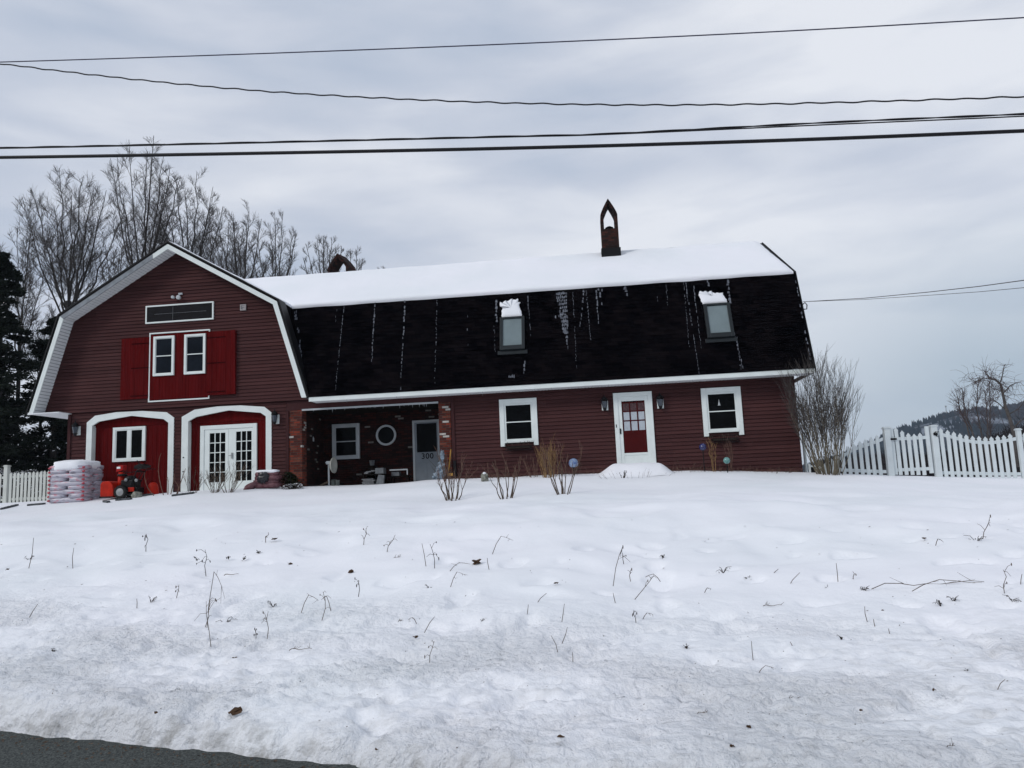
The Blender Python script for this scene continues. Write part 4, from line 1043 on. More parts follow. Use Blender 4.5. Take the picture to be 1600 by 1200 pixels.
simple('grey_crate',MB().extr([(X-.13,23.8,g),(X+.13,23.8,g),(X+.17,23.8,g+.33),(X-.02,23.8,g+.36)],(0,.12,0)),M['greybox'],'leaning grey panel below the right end of the porch table','panel',(X,24.0,g),bevel=.01)
c=P(580,722.5,24.5); simple('square_pot',MB().lathe((c.x,24.6,c.z-.1),[(.07,0),(.09,.16),(.1,.17),(.08,.17)],4),M['greybox'],'small square grey pot standing at the wall behind the table','pot',(c.x,24.6,c.z-.1))
mb=MB(); mb.box(c.x-.1,c.x+.1,24.5,24.7,g,c.z-.1); simple('pot_stand',mb,M['dark'],'dark plinth carrying the square pot behind the porch table','stand',(c.x,24.6,g))
# bench
a=P(609,735,24.3); b=P(637,733,24.3); z=.5*(a.z+b.z)
t=thing('porch_bench',((a.x+b.x)/2,24.4,g),'dark porch bench with a white top rail between table and door','bench')
mb=MB(); mb.box(a.x,b.x,24.28,24.31,z-.02,z+.02); mb.box(b.x-.03,b.x,24.28,24.31,z-.17,z-.02); mb.build('top_rail',M['white2'],t)
mb=MB(); mb.box(a.x,b.x,24.3,24.75,g+.26,g+.3); mb.build('seat',M['dark'],t)
for xx in(a.x+.03,b.x-.06):
    for yy in(24.32,24.7): MB().box(xx,xx+.04,yy-.02,yy+.02,g,g+.26).build('leg',M['dark'],t)
c=P(617,741,24.3); simple('storage_box',MB().box(c.x-.13,c.x+.13,24.35,24.6,g+.3,g+.44),M['greybox'],'small dark grey box on the porch bench','box',(c.x,24.4,g+.3),bevel=.01)
# bluish wrapped plant
c=P(686,750,22.75); g2=ground(c.x,22.75)
t=thing('wrapped_plant',(c.x,22.75,g2),'bare branchy plant wrapped in ragged blue grey plastic at the porch door','plant')
mb=MB(); R2=random.Random(5)
for (px,py,w,h) in((688,741,.15,.12),(690,727,.10,.16),(687,735,.13,.12),(691,712,.06,.15),(684,746,.16,.06)):
    q=P(px,py,22.75); mb.blob(q,(w,.08,h),px,.8,12,9,fr=3)
mb.build('plastic_wrap',M['blueplastic'],t)
mb=MB()
for i in range(12):
    q=P(687,744,22.75); e=P(687+R2.uniform(-18,14),R2.uniform(704,735),22.7); mb.tube([q,q.lerp(e,.5)+Vector((R2.uniform(-.05,.05),0,.03)),e],[.008,.006,.003],4)
mb.build('branches',M['twig'],t)
# yellow handle
a=P(700.5,741,22.85); b=P(704.5,702,22.93)
t=thing('yellow_shovel',a,'yellow handled tool leaning on the right brick pillar','shovel')
mb=MB(); mb.tube([a,b],.017,8); mb.build('handle',M['yellow'],t,smooth=True)
mb=MB(); mb.box(a.x-.02,a.x+.14,22.83,22.86,a.z-.05,a.z+.03); mb.build('blade',M['yellow'],t,bevel=.006)
X=P(711,735,22.9).x; mb=MB(); mb.box(X-.04,X+.04,22.86,22.94,.2,P(711,720).z); simple('black_downpipe',mb,M['black'],'short black pipe standing at the corner board','pipe',(X,22.9,.2),bevel=.01)

# ================================================================ fences
def picket_mesh(h,m):
    mb=MB(); w=.048; mb.prism([(-w,0),(w,0),(w,h-.09),(w*1.25,h-.075),(w*.6,h-.04),(0,h),(-w*.6,h-.04),(-w*1.25,h-.075),(-w,h-.09)],-.011,.011)
    return mb
def post(t,X,Y,z0,z1,m,w=.055):
    mb=MB(); mb.box(X-w,X+w,Y-w,Y+w,z0,z1-.05); mb.box(X-w-.022,X+w+.022,Y-w-.022,Y+w+.022,z1-.05,z1-.02); mb.box(X-w-.005,X+w+.005,Y-w-.005,Y+w+.005,z1-.02,z1)
    return mb.build('post',m,t,bevel=.006)
def fence(X0,X1,Y,topf,botf,label,m,posts,dx=.163,name='picket_fence',rails=True,cat='fence',group=None,railz=None):
    t=thing(name,((X0+X1)/2,Y,botf((X0+X1)/2)),label,cat,group)
    n=max(1,round((X1-X0)/dx)); x=X0+dx/2
    i=0
    while x<X1-.02:
        z0=botf(x)-.12; mb=picket_mesh(topf(x)-z0+random.uniform(-.008,.008),m); tl=random.uniform(-.006,.006); mb.v=[(a+x+tl*c,b+Y-.03,c+z0) for a,b,c in mb.v]; mb.build('picket',m,t); x+=dx
    for off in(-.17,None):
        mb=MB(); N_=max(2,int((X1-X0)/.15))
        for k in range(N_):
            xa,xb=X0+(X1-X0)*k/N_,X0+(X1-X0)*(k+1)/N_
            za,zb=(topf(xa)+off,topf(xb)+off) if off else (botf(xa)+.12,botf(xb)+.12)
            mb.extr([(xa,Y-.018,za-.045),(xb,Y-.018,zb-.045),(xb,Y-.018,zb+.045),(xa,Y-.018,za+.045)],(0,.036,0))
        mb.build('rail',m,t)
    for px_,zt_ in posts: post(t,px_,Y,botf(px_)-.2,zt_,m)
    return t
FY=22.6
def Xat(px,py=720): return P(px,py,FY).x
def tops(ptlist,Y): 
    L=[(P(a,b,Y).x,P(a,b,Y).z) for a,b in ptlist]
    return lambda x:interp(L,x)
bot=lambda x:ground(x,FY)
m=M['fence']
g1,g2=Xat(1390),Xat(1461)
fence(Xat(1266),Xat(1383),FY,tops([(1262,738),(1270,735),(1290,722),(1310,708),(1325,697),(1340,690),(1365,682),(1382,675)],FY),bot,'white picket fence rising in a curve behind the bare shrub to the gate',m,[],group='white picket fence sections')
# gate
gt=tops([(1398,668),(1405,671),(1415,676),(1428,678),(1438,676),(1446,669),(1452,667)],FY)
G=thing('garden_gate',((g1+g2)/2,FY,bot(g1)),'white picket garden gate with dipped top and black latch between two posts','gate')
x=Xat(1404.5)
while x<Xat(1448.5):
    z0=bot(x)+.03; mb=picket_mesh(gt(x)-z0,m); mb.v=[(a+x,b+FY-.03,c+z0) for a,b,c in mb.v]; mb.build('picket',m,G); x+=.158
for za in(P(1425,684.5,FY).z,bot(g1)+.16): MB().box(Xat(1397),Xat(1453),FY-.018,FY+.018,za-.045,za+.045).build('rail',m,G)
for xa in(1397.5,1453.5): MB().box(Xat(xa)-.05,Xat(xa)+.05,FY-.03,FY+.025,bot(g1)+.03,gt(Xat(1405))).build('stile',m,G,bevel=.004)
c=P(1394,686,FY); mb=MB(); mb.box(c.x-.075,c.x+.09,FY-.10,FY-.05,c.z-.03,c.z+.02); mb.build('hinge',M['black'],G,bevel=.006)
c=P(1459.5,678.5,FY); mb=MB(); mb.box(c.x-.05,c.x+.05,FY-.11,FY-.06,c.z-.035,c.z+.03); mb.tube([(c.x-.06,FY-.1,c.z),(c.x-.0,FY-.12,c.z+.06),(c.x+.07,FY-.1,c.z+.05)],.014,6); mb.tube([(c.x,FY-.1,c.z-.03),(c.x+.04,FY-.1,c.z-.07)],.014,6); mb.build('latch',M['black'],G)
# gate posts belong to fences
zt1=P(1389,667,FY).z; zt2=P(1463,664,FY).z
t=thing('gate_post',(g1,FY,bot(g1)),'tall white gate post left of the gate, with a black hinge','post','white gate posts'); post(t,g1,FY,bot(g1)-.2,zt1,m,.08)
t=thing('gate_post',(g2+.05,FY,bot(g2)),'tall white gate post right of the gate, with the latch','post','white gate posts'); post(t,g2+.05,FY,bot(g2)-.2,zt2,m,.08)
fence(g2+.16,Xat(1592),FY,tops([(1468,668),(1475,671),(1485,673),(1500,677.5),(1520,681),(1545,682.5),(1565,680),(1580,677),(1592,675)],FY),bot,'white scalloped picket fence running right from the gate post',m,[(Xat(1597),P(1597,669,FY).z)],group='white picket fence sections')
xx=Xat(1597)+.06
fence(xx,xx+2.6,FY,lambda x:P(1597,675,FY).z-.22*math.sin(math.pi*(x-xx)/2.6),bot,'white picket fence bay cut off by the right edge of the photo',m,[(xx+2.66,P(1597,669,FY).z-.02)],group='white picket fence sections')
# left fence
FY2=26.4; fl=lambda x:ground(x,FY2)-.0
m2=M['fencewarm']; a=P(11,760,FY2).x
zlev=P(50,737,FY2).z
fence(a+.09,P(84,760,FY2).x,FY2,lambda x:zlev+.06*abs(x-(a+.9))/.9*.3,fl,'low white picket fence between the corner post and the pellet pallet',m2,[],dx=.150,group='white picket fence sections')
t=thing('fence_post',(a-.03,FY2,fl(a)),'white capped fence post at the far left of the yard','post'); post(t,a-.03,FY2,fl(a)-.2,P(8,727,FY2).z,m2,.075)
fence(a-2.6,a-.13,FY2,lambda x:zlev,fl,'white picket fence bay left of the capped post',m2,[],dx=.150,group='white picket fence sections')
# little low fence bit at the house corner with white downpipe
Yw=23.3; X=P(1262,700,Yw).x
mb=MB(); a_=P(1250,677,Yw); b_=P(1258,735,Yw); mb.tube([(X-.10,Yw,.0),(X-.10,Yw,P(1256,680,Yw).z)],.045,8); mb.tube([(X-.10,Yw,P(1256,680,Yw).z),(X-.12,Yw-.1,P(1256,676,Yw).z)],.03,6)
simple('white_downpipe',mb,M['white'],'white pipe standing at the right corner of the house','pipe',(X,Yw,0))
t=thing('low_white_railing',(X+.1,FY,.0),'low white railing stub with dark feet between house corner and shrub','railing')
mb=MB(); z=P(1268,728,FY).z; x0,x1=Xat(1262),Xat(1275); mb.box(x0,x1,FY-.05,FY-.02,z-.03,z+.01); mb.box(x0,x0+.05,FY-.06,FY-.01,-.3,z+.06); mb.box(x1-.04,x1,FY-.06,FY-.01,-.3,z+.06); mb.build('rail_frame',m,t)
mb=MB(); mb.box(x0+.06,x0+.1,FY-.05,FY,-.3,z-.04); mb.box(x1-.12,x1-.05,FY-.05,FY,-.3,z-.04); mb.build('dark_foot',M['black'],t)

# ================================================================ trees
def wander(r,p,d,L,n,up,jit):
    pts=[p.copy()]; d=d.normalized(); q=p.copy()
    for i in range(n):
        d=(d+Vector((r.gauss(0,jit),r.gauss(0,jit),r.gauss(0,jit)+up))).normalized(); q=q+d*(L/n); pts.append(q.copy())
    return pts,d
def at_(pts,u):
    k=u*(len(pts)-1); i=min(int(k),len(pts)-2); f=k-i
    return pts[i].lerp(pts[i+1],f),(pts[i+1]-pts[i]).normalized()
def branch(r,tk,cr,p,d,L,rad0,lvl,maxl,P_):
    n=max(3,int(5-lvl*.6)) if lvl<3 else 3
    pts,de=wander(r,p,d,L,n,P_['up'][lvl],P_['jit'][lvl])
    tip=rad0*(.45 if lvl==0 else .25)
    rs=[max(P_['rmin'],rad0+(tip-rad0)*i/n) for i in range(n+1)]
    (tk if lvl<=P_.get('trunkl',1) else cr).tube(pts,rs,(7,5,4,3,3)[min(lvl,4)],cap=False)
    if lvl>=maxl: return
    k=P_['kids'][lvl]; k=k+r.choice((-1,0,1)) if k>3 else k
    st=P_['start'][lvl]
    for i in range(k):
        u=st+(1-st)*(i+r.random()*.8)/k; u=min(u,.99)
        q,dd=at_(pts,u)
        az=(i*2.4+r.uniform(-.6,.6)); a=Vector((math.cos(az),math.sin(az),0)); a=(a-dd*a.dot(dd))
        if a.length<.1:a=Vector((1,0,0))
        a.normalize(); ang=rad(P_['ang'][lvl]*r.uniform(.7,1.25))
        nd=dd*math.cos(ang)+a*math.sin(ang)
        l=L*P_['len'][lvl]*(1.1-.55*u)*r.uniform(.8,1.2)
        branch(r,tk,cr,q,nd,l,max(P_['rmin'],rs[min(int(u*n),n)]*P_['rf'][lvl]),lvl+1,maxl,P_)
def bare_tree(name,X,Y,z0,Hh,seed,label,P_=None,lean=(0,0,1),mats=('bark','twig'),maxl=4,group='bare trees behind the house',r0=None):
    r=random.Random(seed)
    D=dict(up=[.02,.10,.10,.08,.05],jit=[.05,.07,.10,.14,.18],kids=[8,8,6,5],start=[.22,.25,.2,.15],ang=[30,34,38,42],len=[.80,.55,.55,.55],rf=[.62,.55,.55,.6],rmin=.011)
    if P_: D.update({k:v for k,v in V1.items() if k not in('kids','ang','start')}); D.update(P_)
    t=thing(name,(X,Y,z0),label,'tree' if 'tree' in name else 'shrub',group)
    tk,cr=MB(),MB()
    branch(r,tk,cr,Vector((X,Y,z0)),Vector(lean),Hh*.52,r0 or Hh*.014,0,maxl,D)
    # scale to the wanted height
    zmx=max(v[2] for v in cr.v+tk.v); k=Hh/(zmx-z0)
    for m_ in(tk,cr): m_.v=[(X+(a-X)*k,Y+(b-Y)*k,z0+(c-z0)*k) for a,b,c in m_.v]
    tk.build('trunk',M[mats[0]],t,smooth=True); cr.build('crown',M[mats[1]],t,smooth=True)
    return t
def tree_at(px,pytop,Y,seed,label,**k):
    q=P(px,pytop,Y); bare_tree('bare_tree',q.x,Y,.4,q.z-.4,seed,label,**k)

def fan_tree(px,ytop,Y,Rpx,hpx,seed,label,forkpx=None,nl=9,nb=16,nt=9,z0=.3,name='bare_tree',group='bare trees behind the house',lean=0,twig='twig',r0=.17,cat='tree'):
    """vase shaped bare tree whose branches fill a rounded crown"""
    r=random.Random(seed); top=P(px,ytop,Y); sc=Y*1.02/FPX; R=Rpx*sc*1.22; Hc=hpx*sc/2
    cen=Vector((top.x,Y,top.z-Hc)); fz=cen.z-Hc*1.05 if forkpx is None else P(px,forkpx,Y).z
    fork=Vector((top.x-lean*R,Y,max(z0+1.,fz)))
    t=thing(name,(fork.x,Y,z0),label,cat,group); tk,cr=MB(),MB()
    tk.tube([(fork.x,Y,z0),(fork.x+.05,Y,(z0+fork.z)/2),fork],[r0*1.3,r0*1.1,r0],8,cap=False)
    def env(p):
        d=p-cen; return math.sqrt((d.x/R)**2+(d.y/R)**2+(d.z/Hc)**2) if d.z>0 else math.sqrt((d.x/R)**2+(d.y/R)**2+(d.z/(Hc*1.5))**2)
    def path(p,d,L,n,jit,up):
        pts=[p.copy()]; q=p.copy(); d=d.normalized()
        for i in range(n):
            out=(q-Vector((cen.x,cen.y,q.z)))
            d=(d+Vector((r.gauss(0,jit),r.gauss(0,jit),r.gauss(0,jit)+up))).normalized(); q=q+d*(L/n)
            e=env(q)
            if e>1.0+.06*math.sin(seed+q.x*3) and i>0: break
            pts.append(q.copy())
        return pts
    lim=[]
    for i in range(nl):
        az=i*2.4+r.uniform(-.4,.4); f=math.sqrt((i+.5)/nl)*.93
        tgt=cen+Vector((math.cos(az)*R*f,math.sin(az)*R*f,Hc*math.sqrt(1-f*f)*r.uniform(.8,.97)))
        st=fork-Vector((0,0,r.uniform(0,.22)*(fork.z-z0)*(f)))
        c1=st.lerp(tgt,.35)+Vector((math.cos(az)*R*f*.16,math.sin(az)*R*f*.16,-.0)); n=9; pts=[]
        for k in range(n+1):
            u=k/n; q=st*(1-u)**2+c1*2*u*(1-u)+tgt*u*u; pts.append(q+Vector((r.gauss(0,.05),r.gauss(0,.05),0))*R*.35*(0<k))
        rr=r0*r.uniform(.30,.48)
        tk.tube(pts,[rr*(1-.9*k/n)+.008 for k in range(n+1)],6,cap=False); lim.append((pts,rr))
    for pts,rr in lim:
        for b in range(nb):
            u=.18+.78*(b+r.random()*.8)/nb; p,d=at_(pts,min(u,.99)); az=b*2.4+r.random()
            out=Vector((math.cos(az),math.sin(az),.1)); dd=(d*1.0+out*r.uniform(.45,.85)).normalized(); L=(R*.72)*(1.15-.75*u)*r.uniform(.7,1.2)
            q1=path(p,dd,L,7,.07,.025)
            if len(q1)<3: continue
            r1=max(.012,rr*(1-u)*.42); cr.tube(q1,[r1*(1-.75*k/(len(q1)-1))+.004 for k in range(len(q1))],4,cap=False)
            for c_ in range(nt):
                u2=.15+.83*(c_+r.random()*.8)/nt; p2,d2=at_(q1,min(u2,.99)); a2=c_*2.4+r.random()*2; o2=Vector((math.cos(a2),math.sin(a2),.15))
                d3=(d2+o2*r.uniform(.4,.75)).normalized(); q2=path(p2,d3,L*.46*(1.2-.7*u2)*r.uniform(.7,1.2),4,.11,.015)
                if len(q2)<2: continue
                cr.tube(q2,[.0095-.005*k/(len(q2)-1) for k in range(len(q2))],3,cap=False)
                for w in range(5):
                    u3=r.uniform(.2,.95); p3,d4=at_(q2,u3); a3=r.random()*6.28; d5=(d4+Vector((math.cos(a3),math.sin(a3),.2))*.6).normalized()
                    q3=path(p3,d5,r.uniform(.25,.6)*R/3.3,2,.1,.05)
                    if len(q3)>1: cr.tube(q3,[.007,.006,.004][:len(q3)],3,cap=False)
    tk.build('trunk',M['bark'],t,smooth=True); cr.build('crown',M[twig],t,smooth=True); return t
fan_tree(115,259,44,80,330,3,'bare round topped maple left of the gable, darkest trunk',forkpx=470,nl=11,nb=15,nt=8)
fan_tree(40,330,41,52,260,14,'slender bare tree at far left rising over the evergreen',forkpx=520,nl=7,nb=11,nt=6,r0=.10)
fan_tree(228,206,45,62,330,8,'tallest bare maple directly behind the gable peak',forkpx=440,nl=10,nb=15,nt=7)
fan_tree(298,258,47,56,300,21,'bare maple spreading right behind the gable peak',forkpx=450,nl=10,nb=14,nt=7)
fan_tree(183,372,38,32,150,5,'small bare tree low behind the left roof slope',forkpx=470,nl=7,nb=9,nt=6,r0=.06)
fan_tree(378,312,52,46,240,33,'bare tree behind the right slope of the gable roof',forkpx=470,nl=9,nb=13,nt=7)
fan_tree(432,322,56,40,230,34,'narrow bare tree between the gable and the rear chimney',forkpx=480,nl=8,nb=13,nt=7)
fan_tree(508,352,50,36,190,42,'bare tree behind the rear brick chimney',forkpx=470,nl=8,nb=11,nt=6)
fan_tree(550,374,54,30,150,47,'thin bare treetop just right of the rear chimney',forkpx=480,nl=7,nb=9,nt=6,r0=.09)
fan_tree(345,330,62,48,200,52,'distant bare tree filling the gap behind the gable',forkpx=480,nl=8,nb=12,nt=6)
fan_tree(70,470,38,45,160,53,'low bare tree between the evergreen and the left roof slope',forkpx=600,nl=8,nb=10,nt=6,r0=.07)
fan_tree(597,412,64,22,80,54,'faint distant treetop just above the snowy ridge',forkpx=470,nl=6,nb=8,nt=5,r0=.07)
# evergreens at left
def conifer(X,Y,z0,Hh,R,seed,label,nl=9000,snow=500,leaf=.16,lo=.02):
    r=random.Random(seed); t=thing('evergreen_tree',(X,Y,z0),label,'tree','dark evergreens at the left')
    tk=MB(); tk.tube([(X,Y,z0),(X+.1,Y,z0+Hh*.5),(X,Y,z0+Hh*.97)],[Hh*.02,Hh*.012,.02],8)
    cr=MB(); sn=MB()
    nb=int(Hh*11)
    for b in range(nb):
        u=lo+(1-lo)*(b+r.random())/nb; z=z0+Hh*u; L=R*((1-u)**.75+.06)*r.uniform(.6,1.15); az=r.random()*6.28
        d=Vector((math.cos(az),math.sin(az),.12)); p=Vector((X,Y,z)); e=p+d*L+Vector((0,0,-L*.22))
        tk.tube([p,p.lerp(e,.5)+Vector((0,0,.05*L)),e],[.03,.02,.006],4,cap=False)
        m_=int(nl/nb)
        for i in range(m_):
            f=r.random()**.6; c=p.lerp(e,f)+Vector((r.gauss(0,.16),r.gauss(0,.16),r.gauss(0,.10)-.05))*(.5+L*.25)
            a=Vector((r.gauss(0,1),r.gauss(0,1),r.gauss(0,.5))).normalized()*leaf*r.uniform(.5,1.2); bb=Vector((r.gauss(0,1),r.gauss(0,1),r.gauss(0,1))).normalized()*leaf*.28
            cr.quad(c-a*.5-bb*.3,c-a*.1+bb,c+a,c-a*.1-bb)
    for i in range(snow):
        az=r.random()*6.28; u=lo+.85*(1-lo)*r.random(); L=R*((1-u)**.75+.06)*r.uniform(.7,1.02)
        if noise.noise(Vector((math.cos(az)*2,u*7,seed)))<.12: continue
        c=Vector((X+math.cos(az)*L,Y+math.sin(az)*L,z0+Hh*u-L*.12)); w=r.uniform(.02,.09)
        sn.quad(c+Vector((-w,0,0)),c+Vector((0,-w*.7,-.02)),c+Vector((w,0,.01)),c+Vector((0,w*.7,.03)))
    tk.build('trunk',M['bark'],t); cr.build('crown',M['conifer'],t)
    if sn.v: sn.build('snow_patches',M['snow'],t)
    return t
q=P(22,395,34); conifer(q.x-.6,34,.3,q.z-.3,3.0,1,'tall dark evergreen at the left edge of the photo',46000,260,leaf=.19)
q=P(-30,330,36); conifer(q.x-1,36,.3,q.z-.3,3.6,6,'dark evergreen half outside the left edge of the photo',26000,150,leaf=.2)
q=P(88,540,37); conifer(q.x,37,.3,q.z+1.2,3.6,2,'shorter dark evergreen tucked behind the white eave',34000,200,leaf=.2)
q=P(120,560,41); conifer(q.x+.6,41,.3,q.z+2,3.4,3,'dark evergreen behind the corner of the garage',26000,100,leaf=.2)
q=P(5,560,40); conifer(q.x-1.2,40,.3,q.z+1.5,3.4,4,'dark evergreen deep behind the left picket fence',34000,120,leaf=.2)
# snowy bush behind left fence
def bush(name,c,rx,ry,h,seed,label,nl,leafm,leaf,snowf,cat='bush',stems=10):
    r=random.Random(seed); t=thing(name,c,label,cat); lf,sn,st=MB(),MB(),MB(); c=Vector(c)
    for i in range(stems):
        a=r.random()*6.28; e=c+Vector((math.cos(a)*rx*.7,math.sin(a)*ry*.7,h*r.uniform(.4,.9))); st.tube([c,c.lerp(e,.5)+Vector((0,0,.05)),e],[.02,.012,.004],4)
    for i in range(nl):
        a=r.random()*6.28; ph=r.random()**.6*1.5; rr=r.random()**.35
        d=Vector((math.cos(a)*math.cos(ph)*rx,math.sin(a)*math.cos(ph)*ry,math.sin(ph)*h))*rr
        d*=1+.25*noise.noise(d*2.5+Vector((seed,0,0)))
        p=c+d; ax=Vector((r.gauss(0,1),r.gauss(0,1),r.gauss(0,.4))).normalized()*leaf; b=Vector((-ax.y,ax.x,r.gauss(0,.3)*leaf))*.35
        tgt=sn if (r.random()<snowf and rr>.8) else lf
        tgt.quad(p-ax*.6,p-ax*.1+b,p+ax*.7,p-ax*.1-b)
    st.build('stems',M['twig'],t); lf.build('foliage',M[leafm],t)
    if sn.v: sn.build('snow_on_leaves',M['snow'],t)
    return t
c=P(38,745,28.6); bush('snowy_bush',(c.x,28.6,.25),1.7,1.0,1.35,3,'low broadleaf bush dusted with snow behind the left picket fence',5200,'rhodo',.10,.30)
c=P(2,745,29.5); bush('snowy_bush',(c.x-.4,29.5,.25),1.5,1.0,1.6,5,'taller snow flecked bush at the left edge behind the fence post',4200,'rhodo',.10,.22)
c=P(452,757,22.35); g=ground(c.x,22.3); bush('juniper_shrub',(c.x,22.45,g),.42,.3,.46,6,'dull green juniper against the left brick pillar',2200,'evergreen',.05,.0,'shrub')
c=P(455,758,22.0); bush('low_snowy_plant',(c.x+.05,21.95,ground(c.x,21.95)-.02),.42,.28,.20,8,'low twiggy plant capped with snow at the foot of the left brick pillar',900,'weeddark',.05,.5,'plant')
# big multi stem shrub right of the house
def stemshrub(name,c,n,h,spread,seed,label,m,cat,r0=.012,forks=3,bend=.25,group=None,twigs=4,tipm=None,hv=.2,base=.05,sp2=0.):
    r=random.Random(seed); t=thing(name,c,label,cat,group); c=Vector(c); mb=MB(); tw=MB()
    for i in range(n):
        a=r.random()*6.28; f=math.sqrt(r.random()); b0=c+Vector((math.cos(a)*base*f,math.sin(a)*base*f,-.03))
        hh=h*r.uniform(1-hv,1.0)*(1-.25*f*f); d=Vector((math.cos(a)*spread*f,math.sin(a)*spread*f,hh))
        pts=[b0]; 
        for k in range(1,6):
            u=k/5; pts.append(b0+Vector((d.x*(u**(1-bend)),d.y*(u**(1-bend)),d.z*u))+Vector((r.gauss(0,.012),r.gauss(0,.012),0))*h)
        mb.tube(pts,[r0*(1-.8*k/5) for k in range(6)],4,cap=False)
        for q in range(twigs):
            u=r.uniform(.3,.95); p,dd=at_(pts,u); az=r.random()*6.28; nd=(dd+Vector((math.cos(az),math.sin(az),.15))*.42).normalized(); L=h*r.uniform(.10,.28)
            e=p+nd*L+Vector((0,0,L*.25)); tw.tube([p,p.lerp(e,.5)+Vector((0,0,-L*.03)),e],[r0*.45,r0*.35,r0*.18],3,cap=False)
            for w in range(forks-1):
                p2=p.lerp(e,r.uniform(.3,.8)); e2=p2+(nd+Vector((r.gauss(0,.4),r.gauss(0,.4),.3))).normalized()*L*.55; tw.tube([p2,e2],[r0*.32,r0*.15],3,cap=False)
    mb.build('stems',M[m],t,smooth=True)
    if tw.v: tw.build('twigs',M[tipm or m],t,smooth=True)
    return t
c=P(1296,742,21.9); zt=P(1300,562,21.9).z; g=ground(c.x,21.9)
stemshrub('bare_shrub',(c.x,21.9,g),62,zt-g,.66,4,'tall bare many stemmed shrub at the right corner of the house','osier','shrub',.011,3,.15,twigs=11,tipm='twig',hv=.35,base=.34)
# three multi stem shrubs on the lawn
for (px,py,Y,top,sp,n,sd,lb) in ((706,781,17.4,702,.34,12,2,'bare spindly shrub on the lawn in front of the porch door, leftmost of three'),(792,778,17.6,705,.34,9,3,'bare spindly shrub under the window, middle one of three on the lawn'),(880,773,17.8,688,.50,10,7,'bare spindly shrub leaning right, rightmost of three on the lawn')):
    q=onground(px,py); h=P(px,top,q.y).z-q.z
    stemshrub('spindly_shrub',tuple(q),n,h,sp,sd,lb,'weed','shrub',.013,3,-.1,'bare spindly shrubs on the lawn',twigs=3,hv=.3,base=.17,tipm='redstem')
# tan grass
c=P(858,738,21.7); g=ground(c.x,21.7); h=P(860,686,21.7).z-g
stemshrub('ornamental_grass',(c.x,21.7,g),26,h,.22,9,'clump of tall straw coloured grass against the maroon wall','straw','grass',.009,2,0,twigs=4,hv=.25,base=.2)
c=P(838,740,22.0); stemshrub('dry_perennial',(c.x,22.0,ground(c.x,22)),12,.75,.3,10,'reddish dry stems left of the straw coloured grass','redstem','plant',.007,2,0,twigs=3,hv=.4,base=.25)
c=P(715,745,22.3); stemshrub('dry_perennial',(c.x,22.3,ground(c.x,22.3)),12,.65,.45,11,'thin dry stems between the yellow shovel and the window','redstem','plant',.006,2,0,twigs=3,hv=.5,base=.3)
c=P(800,745,22.3); stemshrub('dry_perennial',(c.x,22.3,ground(c.x,22.3)),10,.5,.6,12,'sparse dry stems beneath the planter nearest the porch','redstem','plant',.006,2,0,twigs=3,hv=.5,base=.5)
c=P(895,742,22.3); stemshrub('dry_perennial',(c.x,22.3,ground(c.x,22.3)),11,.55,.35,13,'short dry stems around the pale gazing globe','weed','plant',.006,2,0,twigs=3,hv=.5,base=.35)
c=P(1116,738,22.2); stemshrub('dry_perennial',(c.x,22.2,ground(c.x,22.2)),3,1.0,.12,14,'single dry branching plume left of the teal globe','straw','plant',.010,3,0,twigs=7,hv=.15,base=.05)
c=P(1143,738,22.4); stemshrub('dry_perennial',(c.x,22.4,ground(c.x,22.4)),4,.95,.15,15,'dry feathery plume right of the teal globe','redstem','plant',.008,3,0,twigs=7,hv=.2,base=.06)
c=P(1070,735,22.3); stemshrub('dry_perennial',(c.x,22.3,ground(c.x,22.3)),14,.42,.7,16,'scattered short dry stems right of the front door mound','weed','plant',.005,2,0,twigs=2,hv=.6,base=.55)
c=P(1210,738,22.3); stemshrub('dry_perennial',(c.x,22.3,ground(c.x,22.3)),10,.22,.5,17,'low matted dry stems near the right end of the wall','weed','plant',.005,2,0,twigs=3,hv=.6,base=.4)
# arching twigs by the left arch and bush before french doors
c=P(262,772,21.8); g=ground(c.x,21.8)
def arcplant(name,specs,Y,label,m,cat):
    base=P(*specs[0][0],Y); t=thing(name,(base.x,Y,base.z),label,cat); mb=MB(); tw=MB(); r=random.Random(3)
    for s in specs:
        pts=[P(a,b,Y+.1*i*.3) for i,(a,b) in enumerate(s)]
        # densify
        d=[]
        for i in range(len(pts)-1):
            for k in range(3): d.append(pts[i].lerp(pts[i+1],k/3))
        d.append(pts[-1]); 
        # smooth
        for _ in range(2): d=[d[0]]+[(d[i-1]+d[i]*2+d[i+1])/4 for i in range(1,len(d)-1)]+[d[-1]]
        mb.tube(d,[.014*(1-.6*i/len(d)) for i in range(len(d))],5)
        for i in range(3):
            p,dd=at_(d,r.uniform(.3,.9)); e=p+(dd+Vector((r.gauss(0,.5),0,.2))).normalized()*.12; tw.tube([p,e],[.005,.002],3)
    mb.build('stems',M[m],t,smooth=True); tw.build('twigs',M[m],t); return t
arcplant('arching_shrub',[[(256,776),(250,755),(247,735),(249,715),(252,708)],[(241,776),(230,762),(226,748),(226,738)],[(262,776),(263,760),(262,745)],[(266,776),(270,758),(273,740)],[(276,776),(285,745),(290,732)],[(274,775),(281,762),(272,750)]],21.5,'few long arching bare canes between the two garage arches','redstem','shrub')
for px,Y,h,sp,n,sd,lb in ((335,21.3,.75,.55,16,21,'tangled bare twiggy shrub in front of the left french door leaf'),(357,21.2,1.05,.55,14,22,'tangled bare twiggy shrub in front of the right french door leaf'),(300,21.6,.8,.3,6,23,'thin bare canes at the foot of the right garage arch')):
    q=P(px,768,Y); stemshrub('twiggy_shrub',(q.x,Y,ground(q.x,Y)),n,h,sp,sd,lb,'weed','shrub',.008,3,0,'twiggy shrubs before the french doors',twigs=7,hv=.4,base=.12)
